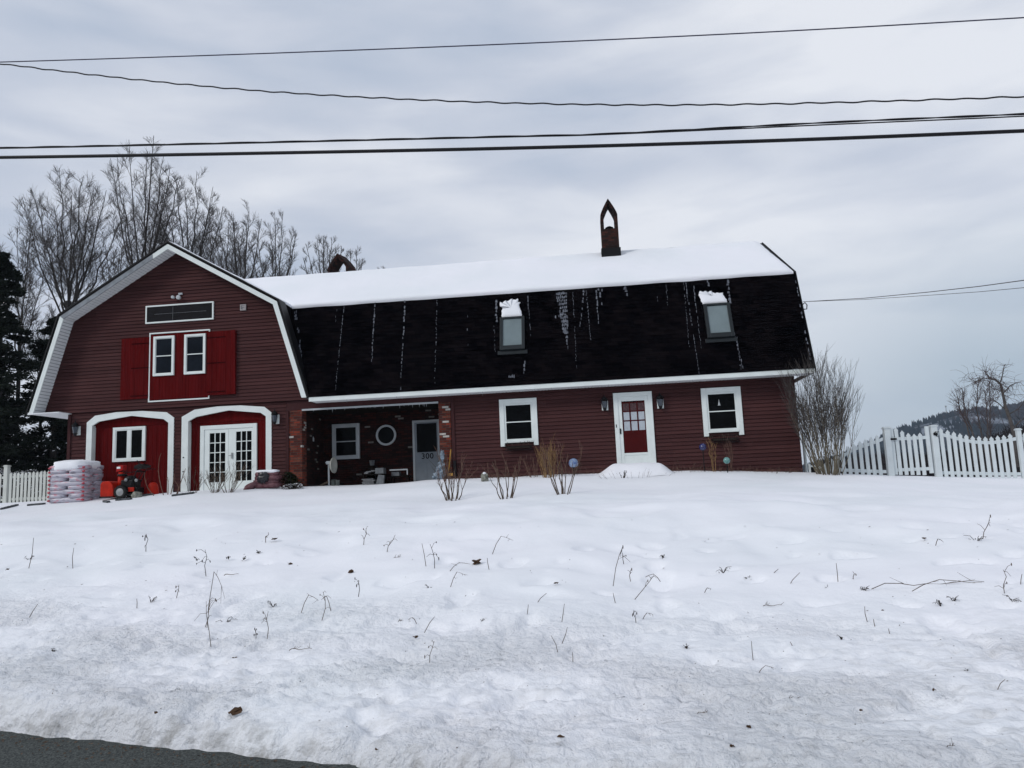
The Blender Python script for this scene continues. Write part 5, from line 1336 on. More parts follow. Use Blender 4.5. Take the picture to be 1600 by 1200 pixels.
# globes
for px,py,bpy_,Y,R_,m_,lb in ((896,723.5,745,21.6,.135,'globewhite','pale blue and white gazing globe on a stake'),(1098,698.5,735,22.3,.105,'globeblue','dark navy gazing globe below the right window'),(1135.5,719.5,737,21.9,.095,'globeteal','teal crackled gazing globe near the snow')):
    c=P(px,py,Y); g=ground(c.x,Y); t=thing('gazing_globe',(c.x,Y,g),lb,'garden globe','gazing globes on stakes')
    MB().blob(c,(R_,R_,R_),0,0,20,14).build('globe',M[m_],t,smooth=True)
    mb=MB(); mb.tube([(c.x,Y,g-.05),(c.x,Y,c.z-R_*.9)],.014,6); mb.lathe((c.x,Y,c.z-R_*1.08),[(.02,0),(R_*.45,.02),(R_*.5,.04)],10); mb.build('stake',M['black'],t)
# stones
def stone(px,py,Y,r3,label,name='stone',m='stone',snow=True,seed=1):
    c=P(px,py,Y); g=ground(c.x,Y); t=thing(name,(c.x,Y,g),label,'stone')
    MB().blob((c.x,Y,g+r3[2]*.6),r3,seed,.5,14,10,sq=.75).build('rock_body',M[m],t,smooth=False)
    if snow: MB().blob((c.x,Y,g+r3[2]*1.5),(r3[0]*.5,r3[1]*.5,r3[2]*.35),seed+3,.3).build('snow_cap',M['snow'],t,smooth=True)
stone(757,748,21.5,(.10,.09,.14),'small upright stone topped with snow on the lawn edge')
stone(213,777,21.3,(.15,.12,.10),'rough grey stone half buried in front of the snow blower',snow=False,seed=4)
def plank(pts,Y,label,m='slate'):
    a=onground(*pts[0]); b=onground(*pts[1]); mb=MB(); n=9; 
    for i in range(n):
        p=a.lerp(b,i/n); q=a.lerp(b,(i+1)/n); w=.06+.03*noise.noise(Vector((i,pts[0][0],0))); j=.04*noise.noise(Vector((i*1.3,pts[0][0],4)))
        mb.extr([(p.x,p.y+j,p.z-.12),(q.x,q.y+j,q.z-.12),(q.x,q.y+j,q.z+w),(p.x,p.y+j,p.z+w*.9)],(0,.14,0))
    simple('slate_slab',mb,M[m],label,'slab',tuple(a),'dark slab edges poking out of the snow')
plank([(0,797),(24,791)],0,'dark slab edge at the far left in front of the fence post'); plank([(42,791),(66,789)],0,'dark slab edge left of the pellet pallet')
plank([(160,785),(168,786)],0,'short dark slab edge right of the pellet pallet'); plank([(180,783),(203,781)],0,'dark slab edge under the snow blower'); plank([(268,776),(300,772)],0,'long grey slab edge at the foot of the garage arches'); plank([(220,776),(236,774)],0,'short grey slab edge beside the orange tub')
# front step mound
a=P(938,742,21.9); b=P(1052,738,21.9); g=ground((a.x+b.x)/2,22)
mb=MB(); nu,nv=60,26; n0=0
zt=P(990,723.5,22.2).z
for j in range(nv+1):
    for i in range(nu+1):
        u=i/nu; v=j/nv; X=a.x-.15+(b.x-a.x+.3)*u; Y=20.95+(22.98-20.95)*v
        hx=sm(min(u/.26,(1-u)/.24)); hy=sm(v/.62)
        h=(zt-ground(X,Y))*hx*hy*(1-.06*abs(u-.5))+.03*noise.noise(Vector((X*2,Y*2,3)))*hx
        mb.v.append((X,Y,ground(X,Y)-.03+max(0,h+.03*hx)))
for j in range(nv):
    for i in range(nu): mb.f.append((j*(nu+1)+i,j*(nu+1)+i+1,(j+1)*(nu+1)+i+1,(j+1)*(nu+1)+i))
simple('snow_mound',mb,M['snow'],'rounded snow mound burying the steps of the red front door','snow mound',((a.x+b.x)/2,22,g),smooth=True)
c=P(990,742,21.0); stemshrub('dry_perennial',(c.x,20.95,ground(c.x,20.95)),26,.30,.25,31,'row of thin pale dry stems in front of the door step mound','weed','plant',.0035,2,0,twigs=1,hv=.6,base=1.0)
c=P(973,742,20.9); stemshrub('dry_perennial',(c.x,20.8,ground(c.x,20.8)),5,.28,.12,32,'dark leafy dead plant at the left foot of the door step mound','weeddark','plant',.010,3,0,twigs=4,hv=.4,base=.06)
# grassy fringe at wall
mb=MB(); r=random.Random(77)
for i in range(420):
    X=r.uniform(-4.2,5.9); Y=r.uniform(22.2,22.85); g=ground(X,Y); h=r.uniform(.03,.16)*(1.6 if r.random()<.1 else 1)
    mb.tube([(X,Y,g-.02),(X+r.gauss(0,.03),Y,g+h*.6),(X+r.gauss(0,.06),Y+r.gauss(0,.03),g+h)],[.004,.003,.0015],3,cap=False)
simple('dry_grass_fringe',mb,M['redstem'],'thin fringe of dry stubble along the foot of the house wall','stubble',(0,22.5,.3)); bpy.data.objects['dry_grass_fringe']['kind']='stuff'

# ================================================================ weeds and leaves on the bank
WG='dry weeds and leaves poking out of the snowy bank'
def weed(px,py,h,lean,typ,label,sd):
    q=onground(px,py); s=q.length/FPX; r=random.Random(sd); H_=h*s
    mb=MB(); dk=M['weeddark'] if typ in('dark','leafy') else M['weed']
    w=max(.0016,.46*s)
    name,cat='dry_weed','weed'
    if typ=='stick':
        e=q+Vector((lean*s,r.uniform(-.1,.1)*H_,H_)); mb.tube([q-Vector((0,0,.03)),q.lerp(e,.5)+Vector((r.gauss(0,.05)*H_,0,0)),e],[w*1.1,w,w*.7],4); name='weed_stalk'; cat='stalk'
    elif typ in('sprig','dark'):
        e=q+Vector((lean*s,0,H_)); pts=[q-Vector((0,0,.03)),q.lerp(e,.35)+Vector((r.gauss(0,.06)*H_,0,0)),q.lerp(e,.7)+Vector((r.gauss(0,.08)*H_,0,0)),e]; mb.tube(pts,[w*1.2,w,w*.9,w*.6],4)
        for i in range(4):
            p,d=at_(pts,r.uniform(.2,1)); f=p+Vector((r.choice((-1,1))*r.uniform(.08,.28)*H_,r.gauss(0,.2)*H_,r.uniform(-.2,.35)*H_)); mb.tube([p,p.lerp(f,.5)+Vector((0,0,.08*H_)),f],[w*.8,w*.7,w*.5],3)
            if r.random()<(.75 if typ=='dark' else .35): mb.blob(f,(.75*s,.75*s,1.9*s*r.uniform(.6,1.4)),i,.5,6,4)
    elif typ=='arch':
        sgn=1 if lean>0 else -1; L=abs(lean)*s; pts=[q+Vector((sgn*L*u,.3*L*u*(1 if sd%2 else -1),H_*math.sin(min(1,u*1.25)*math.pi*.75)+.0)) for u in(0,.2,.45,.7,1)]; mb.tube(pts,[w*1.1,w,w,w*.8,w*.5],4)
        for i in range(3):
            p,d=at_(pts,r.uniform(.3,1)); mb.tube([p,p+Vector((r.uniform(-.3,.3)*L,0,r.uniform(-.5,.2)*H_))],[w*.7,w*.4],3)
        name='bent_twig'; cat='twig'
    elif typ=='lying':
        L=lean*s; pts=[q+Vector((0,0,.005))]+[q+Vector((L*u,r.gauss(0,.03)*abs(L),.012+abs(L)*.025*(1+math.sin(u*9)))) for u in(.12,.25,.37,.5,.62,.75,.88,1)]; 
        pts=[Vector((p.x,p.y,max(p.z,ground(p.x,p.y)+.006))) for p in pts]; mb.tube(pts,[w*(1.2-.08*i_) for i_ in range(9)],4)
        if h>3:
            for i in range(5):
                p,d=at_(pts,r.uniform(.15,1)); f=p+Vector((r.uniform(-.15,.3)*L,r.gauss(0,.1)*abs(L),H_*r.uniform(.2,1))); mb.tube([p,f],[w*.8,w*.4],3)
        name='fallen_twig'; cat='twig'
    elif typ=='leaf':
        R0=h*s*.5
        for k in range(3):
            a=r.random()*6.28; c=q+Vector((r.gauss(0,.4)*R0,r.gauss(0,.3)*R0,R0*.35)); u=Vector((math.cos(a),math.sin(a)*.6,r.uniform(-.3,.5)))*R0; v=Vector((-math.sin(a)*.6,math.cos(a),r.uniform(.1,.8)))*R0*.6
            mb.extr([c-u,c-u*.3+v,c+u*.6+v*.7,c+u,c+u*.3-v*.8,c-u*.5-v],(0,0,.004))
        dk=M['leafbrown']; name='dead_leaf'; cat='leaf'
    elif typ=='leafy':
        for i in range(6):
            a=r.random()*6.28; L=H_*r.uniform(.35,1); f=q+Vector((math.cos(a)*L*.7,math.sin(a)*L*.5,L*r.uniform(.05,.65))); mb.tube([q-Vector((0,0,.02)),q.lerp(f,.5)+Vector((0,0,.15*L)),f],[w,w*.9,w*.6],3)
            
            for k_ in range(3):
                c_=q.lerp(f,r.uniform(.3,1))+Vector((r.gauss(0,1.2),r.gauss(0,1),r.gauss(0,.8)))*s; a_=Vector((r.gauss(0,1),r.gauss(0,1),r.gauss(0,.8))).normalized()*s*r.uniform(.8,2.2); b_=Vector((-a_.y,a_.x,r.gauss(0,1)*s))*.45; mb.quad(c_-a_,c_-a_*.2+b_,c_+a_,c_-b_*.8)
    o=mb.build(name,dk,None,False,0,tuple(q)); tag(o,label,cat,WG); return o
WD=[ # px,py(base),height,lean,type,label
(44,890,40,8,'stick','tall faint stalk near the left edge of the bank'),(45,877,10,6,'leafy','dark tuft at the left edge of the bank'),(10,891,6,0,'leaf','dark leaf touching the left edge of the photo'),
(114,888,26,0,'stick','faint upright stalk in the upper left of the bank'),(228,861,22,0,'dark','single dark seed head at the upper left of the bank'),(322,898,34,-2,'dark','two dark upright stalks above the arching weed'),
(44,965,16,12,'stick','short slanting stick at the left of the bank'),(83,1019,8,0,'leafy','tiny dark stub low on the left bank'),(236,941,14,22,'leafy','pale flattened tuft left of the arching weed'),(275,936,16,4,'sprig','small three stalk sprig left of the arching weed'),(214,947,10,0,'stick','tiny upright stub in the left middle of the bank'),
(323,985,82,26,'arch','tall arching dead weed with hanging leaves, largest on the left bank'),(330,1010,60,-8,'sprig','drooping stem with dark pods under the arching weed'),(352,975,26,-14,'leafy','dark clump on the right side of the arching weed'),(318,985,40,8,'sprig','leafy stem on the left side of the arching weed'),
(417,998,36,2,'sprig','brown leafy weed right of the arching weed'),(400,998,14,-2,'dark','small dark weed beside the brown leafy weed'),(427,948,14,8,'leafy','pale sprig above the brown leafy weed'),(503,965,36,2,'sprig','umbrella shaped weed with crossed stems'),(470,960,28,30,'arch','long bent stem left of the umbrella shaped weed'),(517,955,22,-16,'arch','long bent stem right of the umbrella shaped weed'),
(452,1018,10,34,'lying','curved twig lying below the brown leafy weed'),(560,930,20,0,'dark','upright dark stub with a side leaf'),(549,896,10,0,'leaf','curled tan leaf in the upper left centre'),(430,844,10,0,'leaf','brown leaf high on the left of the bank'),(415,845,12,4,'sprig','small faint sprig beside the high brown leaf'),(308,875,8,0,'leafy','small dark tuft left of the two dark stalks'),(357,872,6,0,'leafy','tiny dark tuft in a row below the drive'),(381,874,6,6,'leafy','tiny dark hooked tuft in a row below the drive'),(405,865,8,8,'leafy','small dark sprig at the end of the row below the drive'),(453,883,6,0,'leaf','small dark leaf under the row of tufts'),(350,901,3,22,'lying','short thin twig lying on the snow above the arching weed'),
(368,1033,9,0,'leaf','dark round leaf below the arching weed'),(168,1088,7,0,'leaf','dark leaf low on the left of the rough snow'),(371,1116,18,0,'leaf','large brown leaf on the rough snow near the road'),(244,1115,5,0,'leaf','small leaf near the road left of the large brown leaf'),
(568,852,24,4,'sprig','thin sprig beside the tan leaf group'),(604,864,26,14,'sprig','branched sprig in the upper centre of the bank'),(615,873,5,10,'lying','short twig under the branched sprig'),(666,885,34,-6,'stick','bent stalk left of the podded weed in the centre'),(679,888,36,-6,'dark','weed with dark pods in the upper centre'),(671,919,10,0,'leafy','dark leaf tuft below the podded weed'),(703,893,12,30,'arch','low bowed twig right of the podded weed'),(745,881,14,0,'leaf','tan curled leaf right of the podded weed'),(769,868,28,32,'arch','long bowed stem with a hanging leaf in the centre'),(764,887,14,-2,'stick','short upright stalk under the long bowed stem'),(704,917,22,22,'arch','thin curved stem below the tan curled leaf'),
(836,943,14,18,'stick','slanting stick in the centre of the bank'),(823,959,13,3,'stick','small upright stick below the slanting stick'),(870,912,6,0,'leaf','small dark leaf in the right centre'),(755,972,8,6,'leafy','dark forked tuft in the middle of the bank'),(651,975,10,-12,'arch','small hooked twig left of the forked tuft'),(663,985,18,16,'stick','thin slanting stick beside the hooked twig'),(651,997,7,0,'leaf','tiny dark leaf under the hooked twig'),(671,1036,30,8,'sprig','forked upright weed above the rough snow'),(674,1043,4,0,'leaf','small dark speck leaf under the forked weed'),(622,974,4,8,'lying','tiny twig left of the hooked twig'),
(877,972,26,6,'stick','tall thin stick left of the crossed sticks'),(873,1023,26,-10,'stick','dark headed leaning stick, lower one of the crossed sticks'),(877,1003,20,10,'stick','thin stick leaning right above the dark headed stick'),(895,1036,14,0,'stick','faint upright stick right of the dark headed stick'),
(975,882,20,-3,'dark','dark podded sprig at the top of the branching weed'),(958,916,48,28,'arch','dark branching weed with bowed top in the right centre'),(988,937,34,34,'sprig','wide forked branch right of the branching weed'),(985,906,14,2,'sprig','short sprig between the branching weed and the bowed twig'),(1032,910,12,-22,'arch','bowed double twig right of the branching weed'),(962,942,14,-3,'stick','small leaning stub under the branching weed'),(994,973,18,-2,'dark','dark cluster of pods below the forked branch'),(1004,970,10,16,'arch','zigzag twig beside the dark cluster of pods'),
(1036,871,10,-30,'leafy','dark tangle of twigs high in the right centre'),(1130,893,20,6,'leafy','black spiky tuft in the upper right of the bank'),(1170,907,12,4,'leafy','small brown tuft right of the black spiky tuft'),(1101,927,7,10,'arch','small dark bowed twig below the black spiky tuft'),(1204,901,9,12,'stick','short slanting stick in the upper right'),(1229,918,20,20,'stick','long slanting stick right of the brown tuft'),(1191,950,7,27,'lying','dark knotted twig lying in the right middle'),(1309,905,22,0,'stick','straight upright stalk above the dark crossed twigs'),(1293,922,12,22,'leafy','dark crossed twigs with a thick centre'),(1333,905,8,2,'sprig','tiny sprig right of the straight upright stalk'),(1351,924,14,0,'leafy','reddish tuft at the left end of the long runner'),(1362,922,10,145,'lying','long reddish runner lying across the right bank'),(1425,925,16,72,'arch','twig arching over the right half of the long runner'),(1470,945,20,-12,'leafy','dark rooted clump under the long runner'),(1490,940,12,6,'leafy','small black clump right of the dark rooted clump'),(1356,972,20,-2,'stick','dark upright stick below the runner'),(1367,977,8,-1,'stick','short stub beside the dark upright stick'),(1390,988,5,-1,'stick','tiny stub right of the dark upright stick'),(1315,999,9,0,'leafy','small dark rosette in the right middle of the bank'),(1379,957,6,0,'leaf','dark leaf below the long runner'),
(1527,848,26,2,'leafy','fan of seed heads on the snow at the upper right'),(1535,842,24,12,'sprig','dark seed stem in the fan at the upper right'),(1443,843,6,0,'leaf','dark leaf left of the fan of seed heads'),(1462,853,9,10,'arch','short black bowed twig near the fan of seed heads'),(1570,930,30,2,'sprig','forked stem at the right edge of the bank'),(1584,940,22,3,'leafy','brown leafy clump at the right edge of the bank'),(1594,915,14,4,'stick','slanting stick touching the right edge of the photo'),
(1177,1033,26,0,'stick','straight upright stick in the right foreground'),(1186,1052,10,20,'arch','small arched twig below the straight upright stick'),(1510,1052,7,0,'leafy','dark stub on the right foreground snow'),(1556,1075,10,12,'stick','slanting stick low near the right edge'),(1460,1080,4,0,'leaf','small dark leaf low in the right foreground'),(1347,1112,5,0,'leaf','dark pointed leaf in the right foreground'),(1172,1140,7,0,'leaf','dark leaf near the bottom in the right centre'),(1480,1172,10,10,'lying','short twig lying near the bottom right'),(1143,1169,7,0,'leaf','small leaf near the bottom edge right of centre'),(875,1154,9,0,'leaf','dark notched leaf near the bottom centre'),(783,1117,5,-14,'lying','faint twig low in the centre'),(588,1176,6,0,'leaf','dark speck leaf near the road end'),(1073,1012,8,0,'leafy','small dark tuft above the rough snow right of centre'),(1240,1012,8,-4,'stick','small stub above the rough snow at right'),(1090,1118,4,14,'lying','faint dark twig on the rough snow right of centre'),(1230,1098,4,16,'lying','thin twig on the rough snow at the right'),
]
for i,(a,b,h,l,ty,lb) in enumerate(WD): weed(a,b,h,l,ty,lb,i*3+1)
# tiny debris flecks: uncountable
mb=MB(); r=random.Random(12)
for i in range(520):
    px=r.uniform(0,1600); py=800+r.random()**.9*380; q=onground(px,py); s=q.length/FPX*r.uniform(.5,1.5)
    if interp(EDGE,q.x)>q.y-.2: continue
    a=r.random()*3.14; u=Vector((math.cos(a),math.sin(a),.2))*s*r.uniform(.6,1.8); v=Vector((-math.sin(a),math.cos(a),.3))*s*.6
    q.z+=.012; mb.quad(q-u,q+v,q+u,q-v)
for i in range(900):   # grit and straw along the road edge
    X=r.uniform(-6,4); e=interp(EDGE,X); Y=e-r.random()**2*.30+.03; s=r.uniform(.002,.007); a=r.random()*3.14
    q=Vector((X,Y,-1.642)); u=Vector((math.cos(a),math.sin(a),.1))*s*r.uniform(1,3); v=Vector((-math.sin(a),math.cos(a),.8))*s
    mb.quad(q-u,q+v,q+u,q-v)
o=simple('debris_flecks',mb,M['weed'],'tiny bark flecks and grit strewn over the snow','debris',(0,8,-1)); o['kind']='stuff'

# ================================================================ distant hill
def build_hill():
    YH=850
    ridge=[(900,752),(1150,746),(1250,736),(1310,718),(1350,700),(1395,678),(1420,667),(1450,659),(1480,650),(1500,646),(1530,643),(1560,641),(1600,637),(1700,628),(1850,628),(2100,680),(2600,720)]
    R_=[(P(a,b,YH).x,P(a,b,YH).z) for a,b in ridge]
    def hz(x,v):
        top=interp(R_,x)+16*.0; f=sm(v)
        return -22+(top+22)*(f**.9)+8*noise.noise(Vector((x*.01,v*4,2)))*(v*(1-v)*4)
    mb=MB(); nu,nv=130,24; x0,x1=R_[0][0],R_[-1][0]
    for j in range(nv+6):
        v=j/nv
        for i in range(nu+1):
            x=x0+(x1-x0)*i/nu; Y=480+(YH-480)*v
            z=hz(x,v) if v<=1 else interp(R_,x)-(v-1)*60
            mb.v.append((x*(Y/YH)**.6,Y,z))
    for j in range(nv+5):
        for i in range(nu): mb.f.append((j*(nu+1)+i,j*(nu+1)+i+1,(j+1)*(nu+1)+i+1,(j+1)*(nu+1)+i))
    m=mat('hill_floor',(.018,.026,.034),1,.3,.05,0,1,.0)
    nt=m.node_tree; cr=[n for n in nt.nodes if n.type=='VALTORGB'][0]; nz=[n for n in nt.nodes if n.type=='TEX_NOISE'][0]
    nz.inputs['Scale'].default_value=.018; nz.inputs['Detail'].default_value=7; nz.inputs['Roughness'].default_value=.7
    e=cr.color_ramp; e.elements[0].position=.47; e.elements[0].color=(.016,.022,.028,1); e.elements[1].position=.66; e.elements[1].color=(.28,.31,.36,1)
    o=mb.build('hill',m,None,True); tag(o,'wooded snowy hill on the horizon at the right',kind='structure')
    fo=MB(); de=MB(); r=random.Random(5); xt=P(1440,650,YH).x
    for i in range(21000):
        v=r.random()**.75*1.02; x=x0+(x1-x0)*r.random(); Y=480+(YH-480)*v; X=x*(Y/YH)**.6; z=hz(x,min(v,1))
        con=r.random()<(1 if x<xt else max(.18,1-(x-xt)/70*.8))
        if x>xt-20 and noise.noise(Vector((x*.035,v*7,8)))+.5*noise.noise(Vector((x*.1,v*15,3)))>.02-max(0,(xt-x))*.02: continue
        h=r.uniform(3.5,7.5); w=h*.3
        if con:
            n0=len(fo.v); fo.v+=[(X-w,Y-w,z-1),(X+w,Y-w,z-1),(X,Y+w,z-1),(X,Y,z+h*.9)]; fo.f+=[(n0,n0+1,n0+3),(n0+1,n0+2,n0+3),(n0+2,n0,n0+3)]
        else:
            h*=.8; n0=len(de.v); w=h*.3; de.v+=[(X-w*.15,Y,z-1),(X+w*.15,Y,z-1),(X+w,Y+.3,z+h*.6),(X+.3,Y,z+h),(X-w,Y-.3,z+h*.7)]; de.f+=[(n0,n0+1,n0+2,n0+3,n0+4)]
    o=fo.build('forest',mat('forest_conifer',(.016,.027,.036),1,.4,.02,0,1,0)); tag(o,'dark conifer forest covering the far hill','forest',kind='stuff')
    o=de.build('bare_forest',mat('forest_bare',(.045,.045,.052),1,.4,.05,0,1,0)); tag(o,'grey leafless woodland on the right of the far hill','forest',kind='stuff')
    # cell tower
    q=P(1479,646,YH); tp=P(1478.5,634,YH); t=thing('radio_mast',(q.x,YH,q.z-6),'thin radio mast on the crest of the far hill','mast')
    mb=MB(); mb.tube([(q.x,YH,q.z-8),(q.x,YH,tp.z)],[.5,.35],4); mb.build('pole',M['steel'],t); mb=MB(); mb.lathe((q.x,YH,tp.z-1.5),[(.8,0),(.9,1.5),(.5,1.6)],8); mb.build('antenna',M['steel'],t)
build_hill()
# nearer brushy slope behind the right fence
mb=MB(); r=random.Random(61)
for i in range(5200):
    px=r.uniform(1280,1750); Y=r.uniform(70,120); top=interp([(1280,722),(1340,712),(1440,712),(1480,705),(1520,688),(1560,674),(1600,664),(1750,640)],px)
    tp=P(px,top+r.uniform(0,26),Y); X=tp.x; z0=ground(X,Y) if Y<150 else -5
    a=Vector((X+r.gauss(0,.6),Y,z0)); e=Vector((X,Y,tp.z)); mb.tube([a,a.lerp(e,.6)+Vector((r.gauss(0,.3),0,0)),e],[.07,.05,.02],3,cap=False)
    for k in range(3):
        p=a.lerp(e,r.uniform(.35,.95)); mb.tube([p,p+Vector((r.gauss(0,.8),r.gauss(0,.4),r.uniform(.3,1.5)))],[.035,.015],3,cap=False)
o=mb.build('distant_thicket',mat('thicket',(.030,.027,.029),1,.4,.3,0,1,0)); tag(o,'dark leafless thicket on the slope beyond the right fence','thicket',kind='stuff')
# young trees right
for (pts_,Y,sd,lb) in (([(1532,722),(1524,690),(1517,668),(1509,650),(1506,630),(1503,606)],40,71,'thin bare young tree leaning left, leftmost beyond the right fence'),([(1543,722),(1536,690),(1531,665),(1526,640),(1527,618),(1528,600)],41,72,'thin bare young tree, second from the left beyond the right fence'),([(1549,724),(1548,690),(1547,660),(1547,630),(1546,596)],42,73,'straight thin bare young tree next to the leaning one'),([(1546,722),(1544,690),(1543,660),(1541,630),(1539,612)],44,74,'shorter thin bare young tree among those beyond the right fence'),([(1519,700),(1510,662),(1500,640),(1496,620)],43,75,'faint forked sapling left of the young trees beyond the right fence')):
    r=random.Random(sd); pp=[P(a,b,Y) for a,b in pts_]; t=thing('young_tree',tuple(pp[0]),lb,'tree','young bare trees beyond the right fence'); tk,cr=MB(),MB()
    n=len(pp); tk.tube([pp[0]-Vector((0,0,1))]+pp,[.05]+[.045-.035*i/n for i in range(n)],6)
    for k in range(34):
        u=r.uniform(.3,1); p,d=at_(pp,min(u,.99)); az=r.random()*6.28; q,_=wander(r,p,d+Vector((math.cos(az),math.sin(az),.1))*.7,r.uniform(.4,1.3)*(1.25-.7*u),5,.03,.09); cr.tube(q,[.012,.010,.008,.007,.005,.004],3,cap=False)
        for w in range(4):
            p2,d2=at_(q,r.uniform(.2,.95)); a2=r.random()*6.28; q2,_=wander(r,p2,d2+Vector((math.cos(a2),math.sin(a2),.1))*.7,r.uniform(.15,.4),2,.03,.1); cr.tube(q2,[.006,.005,.003],3,cap=False)
    tk.build('trunk',M['twig'],t,smooth=True); cr.build('crown',M['pinktwig'],t,smooth=True)
# bent tree
Y=38; t=thing('bent_tree',P(1588,720,Y),'dark bare tree bending left in an arch beyond the right fence','tree')
tk,cr=MB(),MB(); r=random.Random(8)
main=[P(a,b,Y) for a,b in((1590,730),(1585,680),(1578,655),(1571,635),(1567,615),(1563,600),(1556,594),(1546,591),(1536,591),(1527,595),(1520,598))]
tk.tube(main,[.10,.09,.08,.07,.06,.052,.045,.037,.03,.02,.012],7)
subs=[[(1562,600),(1566,588),(1569,572),(1571,569)],[(1569,613),(1578,603),(1588,598),(1594,597)],[(1571,640),(1560,630),(1550,623)],[(1547,592),(1541,585),(1540,580)],[(1575,648),(1590,640),(1600,628),(1606,618)],[(1583,668),(1598,655),(1612,650)]]
for s_ in subs:
    pts=[P(a,b,Y+.3*i) for i,(a,b) in enumerate(s_)]; tk.tube(pts,[.03-.02*i/len(pts) for i in range(len(pts))],5)
    subs_pts=pts
    for k in range(16):
        p,d=at_(pts,r.uniform(.2,1)); pp,_=wander(r,p,d+Vector((r.gauss(0,.9),r.gauss(0,.5),r.gauss(0,.7))),r.uniform(.4,1.1),4,-.06,.25); cr.tube(pp,[.010,.008,.006,.005,.003],3,cap=False)
for k in range(80):
    p,d=at_(main,r.uniform(.35,1)); pp,_=wander(r,p,Vector((r.gauss(0,1),r.gauss(0,.6),r.gauss(0,.8))),r.uniform(.5,1.4),5,-.08,.25); cr.tube(pp,[.010,.008,.007,.006,.005,.003],3,cap=False)
    p2=pp[2]; pp2,_=wander(r,p2,Vector((r.gauss(0,1),0,-.4)),.5,3,-.1,.3); cr.tube(pp2,[.01,.008,.006,.005],3,cap=False)
tk.build('trunk',M['twig'],t,smooth=True); cr.build('crown',M['pinktwig'],t,smooth=True)

# ================================================================ wires
def wire(name,pts,Y0,Y1,wpx,label,m,wav=0,twist=False,sd=0,cat='cable'):
    # spline through unprojected points with continuation both ways
    W_=[]
    n=len(pts)
    for i,(a,b) in enumerate(pts): W_.append(P(a,b,Y0+(Y1-Y0)*a/1600))
    a_,b_=W_[0]-W_[1],W_[-1]-W_[-2]
    W_=[W_[0]+a_*k+Vector((0,0,.02*k*k)) for k in range(6,0,-1)]+W_+[W_[-1]+b_*k+Vector((0,0,.02*k*k)) for k in range(1,7)]
    out=[]
    for i in range(len(W_)-1):
        p0=W_[max(i-1,0)];p1=W_[i];p2=W_[i+1];p3=W_[min(i+2,len(W_)-1)]
        N_=36
        for k in range(N_):
            t=k/N_; out.append(.5*((2*p1)+(p2-p0)*t+(2*p0-5*p1+4*p2-p3)*t*t+(3*p1-p0-3*p2+p3)*t**3))
    out.append(W_[-1]); mb=MB(); R0=wpx/2/FPX*Y0
    if wav: 
        cum=0; q=[]
        for i,p in enumerate(out):
            if i: cum+=(p-out[i-1]).length
            q.append(p+Vector((0,0,wav*math.sin(cum*2*math.pi/.36)+.4*wav*math.sin(cum*9.1))))
        out=q
    if twist:
        cum=0; A1,B1=[],[]
        for i,p in enumerate(out):
            if i: cum+=(p-out[i-1]).length
            ph=cum*4.5; off=Vector((0,math.cos(ph),math.sin(ph)))*R0*.5; A1.append(p+off); B1.append(p-off)
        mb.tube(A1,R0*.6,5); mb.tube(B1,R0*.6,5)
    else: mb.tube(out,R0,6)
    o=mb.build(name,M[m],None,True,0,tuple(out[len(out)//2])); tag(o,label,cat,'overhead cables along the road'); return o
wire('overhead_wire',[(0,97),(400,84),(800,68.5),(1200,50),(1600,27.5)],9.5,9.0,2.2,'thin topmost overhead wire','cableblue')
wire('overhead_wire',[(0,99.5),(200,123),(400,141.5),(600,153.5),(800,161),(1000,164),(1200,162.5),(1400,157.5),(1600,151)],9.6,9.0,2.6,'sagging wavy twisted wire, second from the top','cable',wav=.006)
wire('overhead_wire',[(0,231),(400,222.5),(800,213),(950,209),(1300,191),(1600,178)],9.3,9.0,3.4,'thin twisted bundle just above the thick cable','cable',twist=True)
wire('overhead_wire',[(0,232),(400,223.5),(800,214),(950,210),(1300,194.5),(1600,181.5)],9.32,9.05,2.2,'second strand splitting below the twisted bundle at the right','cable')
wire('overhead_wire',[(0,246),(400,239.5),(800,231.5),(1200,220),(1600,204.5)],9.2,8.9,6.2,'thickest black overhead cable, lowest of the set','cable')
def drop(pts,label,r_=.008):
    q=[P(a,b,Y) for a,b,Y in pts]; q.append(q[-1]+(q[-1]-q[-2])*1.5)
    mb=MB(); mb.tube(q,r_,5); o=mb.build('service_wire',M['copperwire'],None,True,0,tuple(q[0])); tag(o,label,'cable','service wires from the house corner')
drop([(1255,471.5,22.9),(1350,466,20.5),(1450,456.5,18),(1530,447.5,16),(1600,438,14)],'upper service wire leaving the right roof edge',.009)
drop([(1255,471.5,22.9),(1350,468,20.5),(1450,461.5,18),(1530,456,16),(1600,449.5,14)],'lower service wire leaving the right roof edge',.006)

# ================================================================ air
mb=MB(); mb.box(-1700,1700,-1700,1700,-32,140)
hz=bpy.data.materials.new('haze_air'); hz.use_nodes=True; N_=hz.node_tree.nodes; N_.remove(N_['Principled BSDF'])
pv=N_.new('ShaderNodeVolumePrincipled'); pv.inputs['Color'].default_value=(.72,.84,1,1); pv.inputs['Density'].default_value=.00021; pv.inputs['Anisotropy'].default_value=.1
hz.node_tree.links.new(pv.outputs[0],N_['Material Output'].inputs['Volume'])
o=mb.build('haze',hz); tag(o,'thin winter haze over the far hill',kind='stuff')
# ================================================================ camera, light, world
cam=bpy.data.cameras.new('camera'); co=bpy.data.objects.new('camera',cam); C.objects.link(co)
fw=Vector((-math.sin(YAW)*math.cos(PIT),math.cos(YAW)*math.cos(PIT),math.sin(PIT))); rt=Vector((math.cos(YAW),math.sin(YAW),0)); up=rt.cross(fw)
c_,s_=math.cos(ROL),math.sin(ROL)
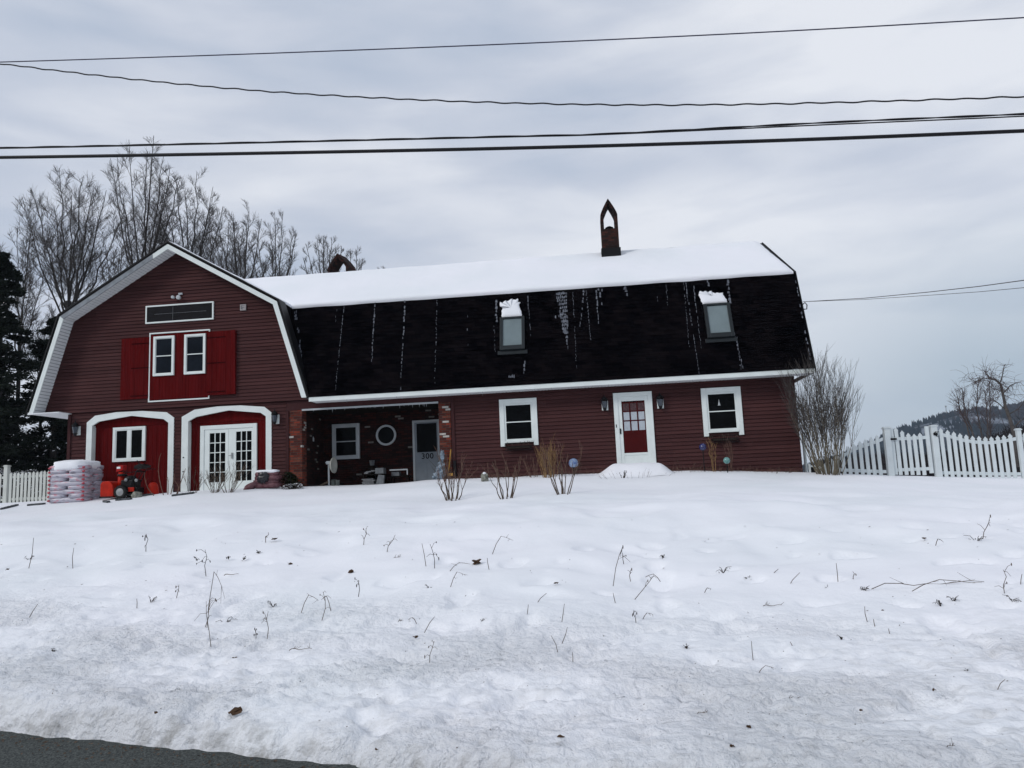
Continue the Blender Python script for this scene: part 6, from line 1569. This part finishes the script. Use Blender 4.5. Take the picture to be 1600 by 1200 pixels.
# image x axis / y axis in world: roll so that world up leans left
xi=rt*c_-up*s_; yi=rt*s_+up*c_
Mx=Matrix((xi,yi,-fw)).transposed().to_4x4(); co.matrix_world=Mx
cam.sensor_width=36; cam.lens=FPX/1600*36; cam.clip_end=8000; cam.clip_start=.05
bpy.context.scene.camera=co
SEL,SAZ=rad(33),rad(228)   # sun behind thin cloud, high behind the camera
w=bpy.data.worlds.new('World'); bpy.context.scene.world=w; w.use_nodes=True; nt=w.node_tree; N=nt.nodes; L=nt.links
for n in list(N): N.remove(n)
sky=N.new('ShaderNodeTexSky'); sky.sky_type='NISHITA'; sky.sun_disc=False; sky.sun_elevation=SEL; sky.sun_rotation=SAZ
b1=N.new('ShaderNodeBackground'); L.new(sky.outputs[0],b1.inputs[0]); b1.inputs[1].default_value=.10
tc=N.new('ShaderNodeTexCoord')
def nz_(scale,sc,det,rot=(0,0,0),rg=.5,dist=0):
    mp=N.new('ShaderNodeMapping'); mp.inputs['Scale'].default_value=sc; mp.inputs['Rotation'].default_value=rot; L.new(tc.outputs['Generated'],mp.inputs[0])
    n=N.new('ShaderNodeTexNoise'); n.inputs['Scale'].default_value=scale; n.inputs['Detail'].default_value=det; n.inputs['Roughness'].default_value=rg; n.inputs['Distortion'].default_value=dist; L.new(mp.outputs[0],n.inputs['Vector']); return n
n1=nz_(1.15,(1,1,2.6),4,(0,rad(6),0),.45,.4); n2=nz_(3.6,(1,1,4.2),5,(0,rad(8),0),.5,.3)
mx=N.new('ShaderNodeMath'); mx.operation='MULTIPLY_ADD'; L.new(n2.outputs['Fac'],mx.inputs[0]); mx.inputs[1].default_value=.38; 
m1=N.new('ShaderNodeMath'); m1.operation='MULTIPLY'; L.new(n1.outputs['Fac'],m1.inputs[0]); m1.inputs[1].default_value=.62; L.new(m1.outputs[0],mx.inputs[2])
cr=N.new('ShaderNodeValToRGB'); L.new(mx.outputs[0],cr.inputs['Fac']); e=cr.color_ramp
e.elements[0].position=.38; e.elements[0].color=(.43,.50,.62,1); e.elements[1].position=.62; e.elements[1].color=(.78,.805,.86,1)
q=e.elements.new(.50); q.color=(.57,.615,.71,1)
# bluer gap of thin cloud low on the right
sp=N.new('ShaderNodeSeparateXYZ'); L.new(tc.outputs['Generated'],sp.inputs[0])
mr=N.new('ShaderNodeMapRange'); L.new(sp.outputs['Z'],mr.inputs['Value']); mr.inputs['From Min'].default_value=.30; mr.inputs['From Max'].default_value=.12; mr.inputs['To Min'].default_value=0; mr.inputs['To Max'].default_value=1
mr2=N.new('ShaderNodeMapRange'); L.new(sp.outputs['X'],mr2.inputs['Value']); mr2.inputs['From Min'].default_value=.12; mr2.inputs['From Max'].default_value=.42
ml=N.new('ShaderNodeMath'); ml.operation='MULTIPLY'; L.new(mr.outputs[0],ml.inputs[0]); L.new(mr2.outputs[0],ml.inputs[1])
ml2=N.new('ShaderNodeMath'); ml2.operation='MULTIPLY'; L.new(ml.outputs[0],ml2.inputs[0]); ml2.inputs[1].default_value=.8
mixc=N.new('ShaderNodeMix'); mixc.data_type='RGBA'; L.new(ml2.outputs[0],mixc.inputs['Factor']); L.new(cr.outputs[0],mixc.inputs['A']); mixc.inputs['B'].default_value=(.36,.45,.54,1)
b2=N.new('ShaderNodeBackground'); L.new(mixc.outputs['Result'],b2.inputs[0]); b2.inputs[1].default_value=1.0
ms=N.new('ShaderNodeMixShader'); ms.inputs[0].default_value=.93; L.new(b1.outputs[0],ms.inputs[1]); L.new(b2.outputs[0],ms.inputs[2])
out=N.new('ShaderNodeOutputWorld'); L.new(ms.outputs[0],out.inputs[0])
sl=bpy.data.lights.new('sun','SUN'); sl.energy=1.22; sl.angle=rad(12); sl.color=(1,.97,.93); so=bpy.data.objects.new('sun',sl); C.objects.link(so)
sd=Vector((math.sin(SAZ)*math.cos(SEL),math.cos(SAZ)*math.cos(SEL),math.sin(SEL))); so.rotation_euler=sd.to_track_quat('Z','Y').to_euler(); so.location=(0,0,30)
vs_=bpy.context.scene.view_settings; vs_.view_transform='Standard'; vs_.look='None'; vs_.exposure=.12; vs_.gamma=1; vs_.use_curve_mapping=False
for o in bpy.data.objects:
    if '_w' in o: del o['_w']
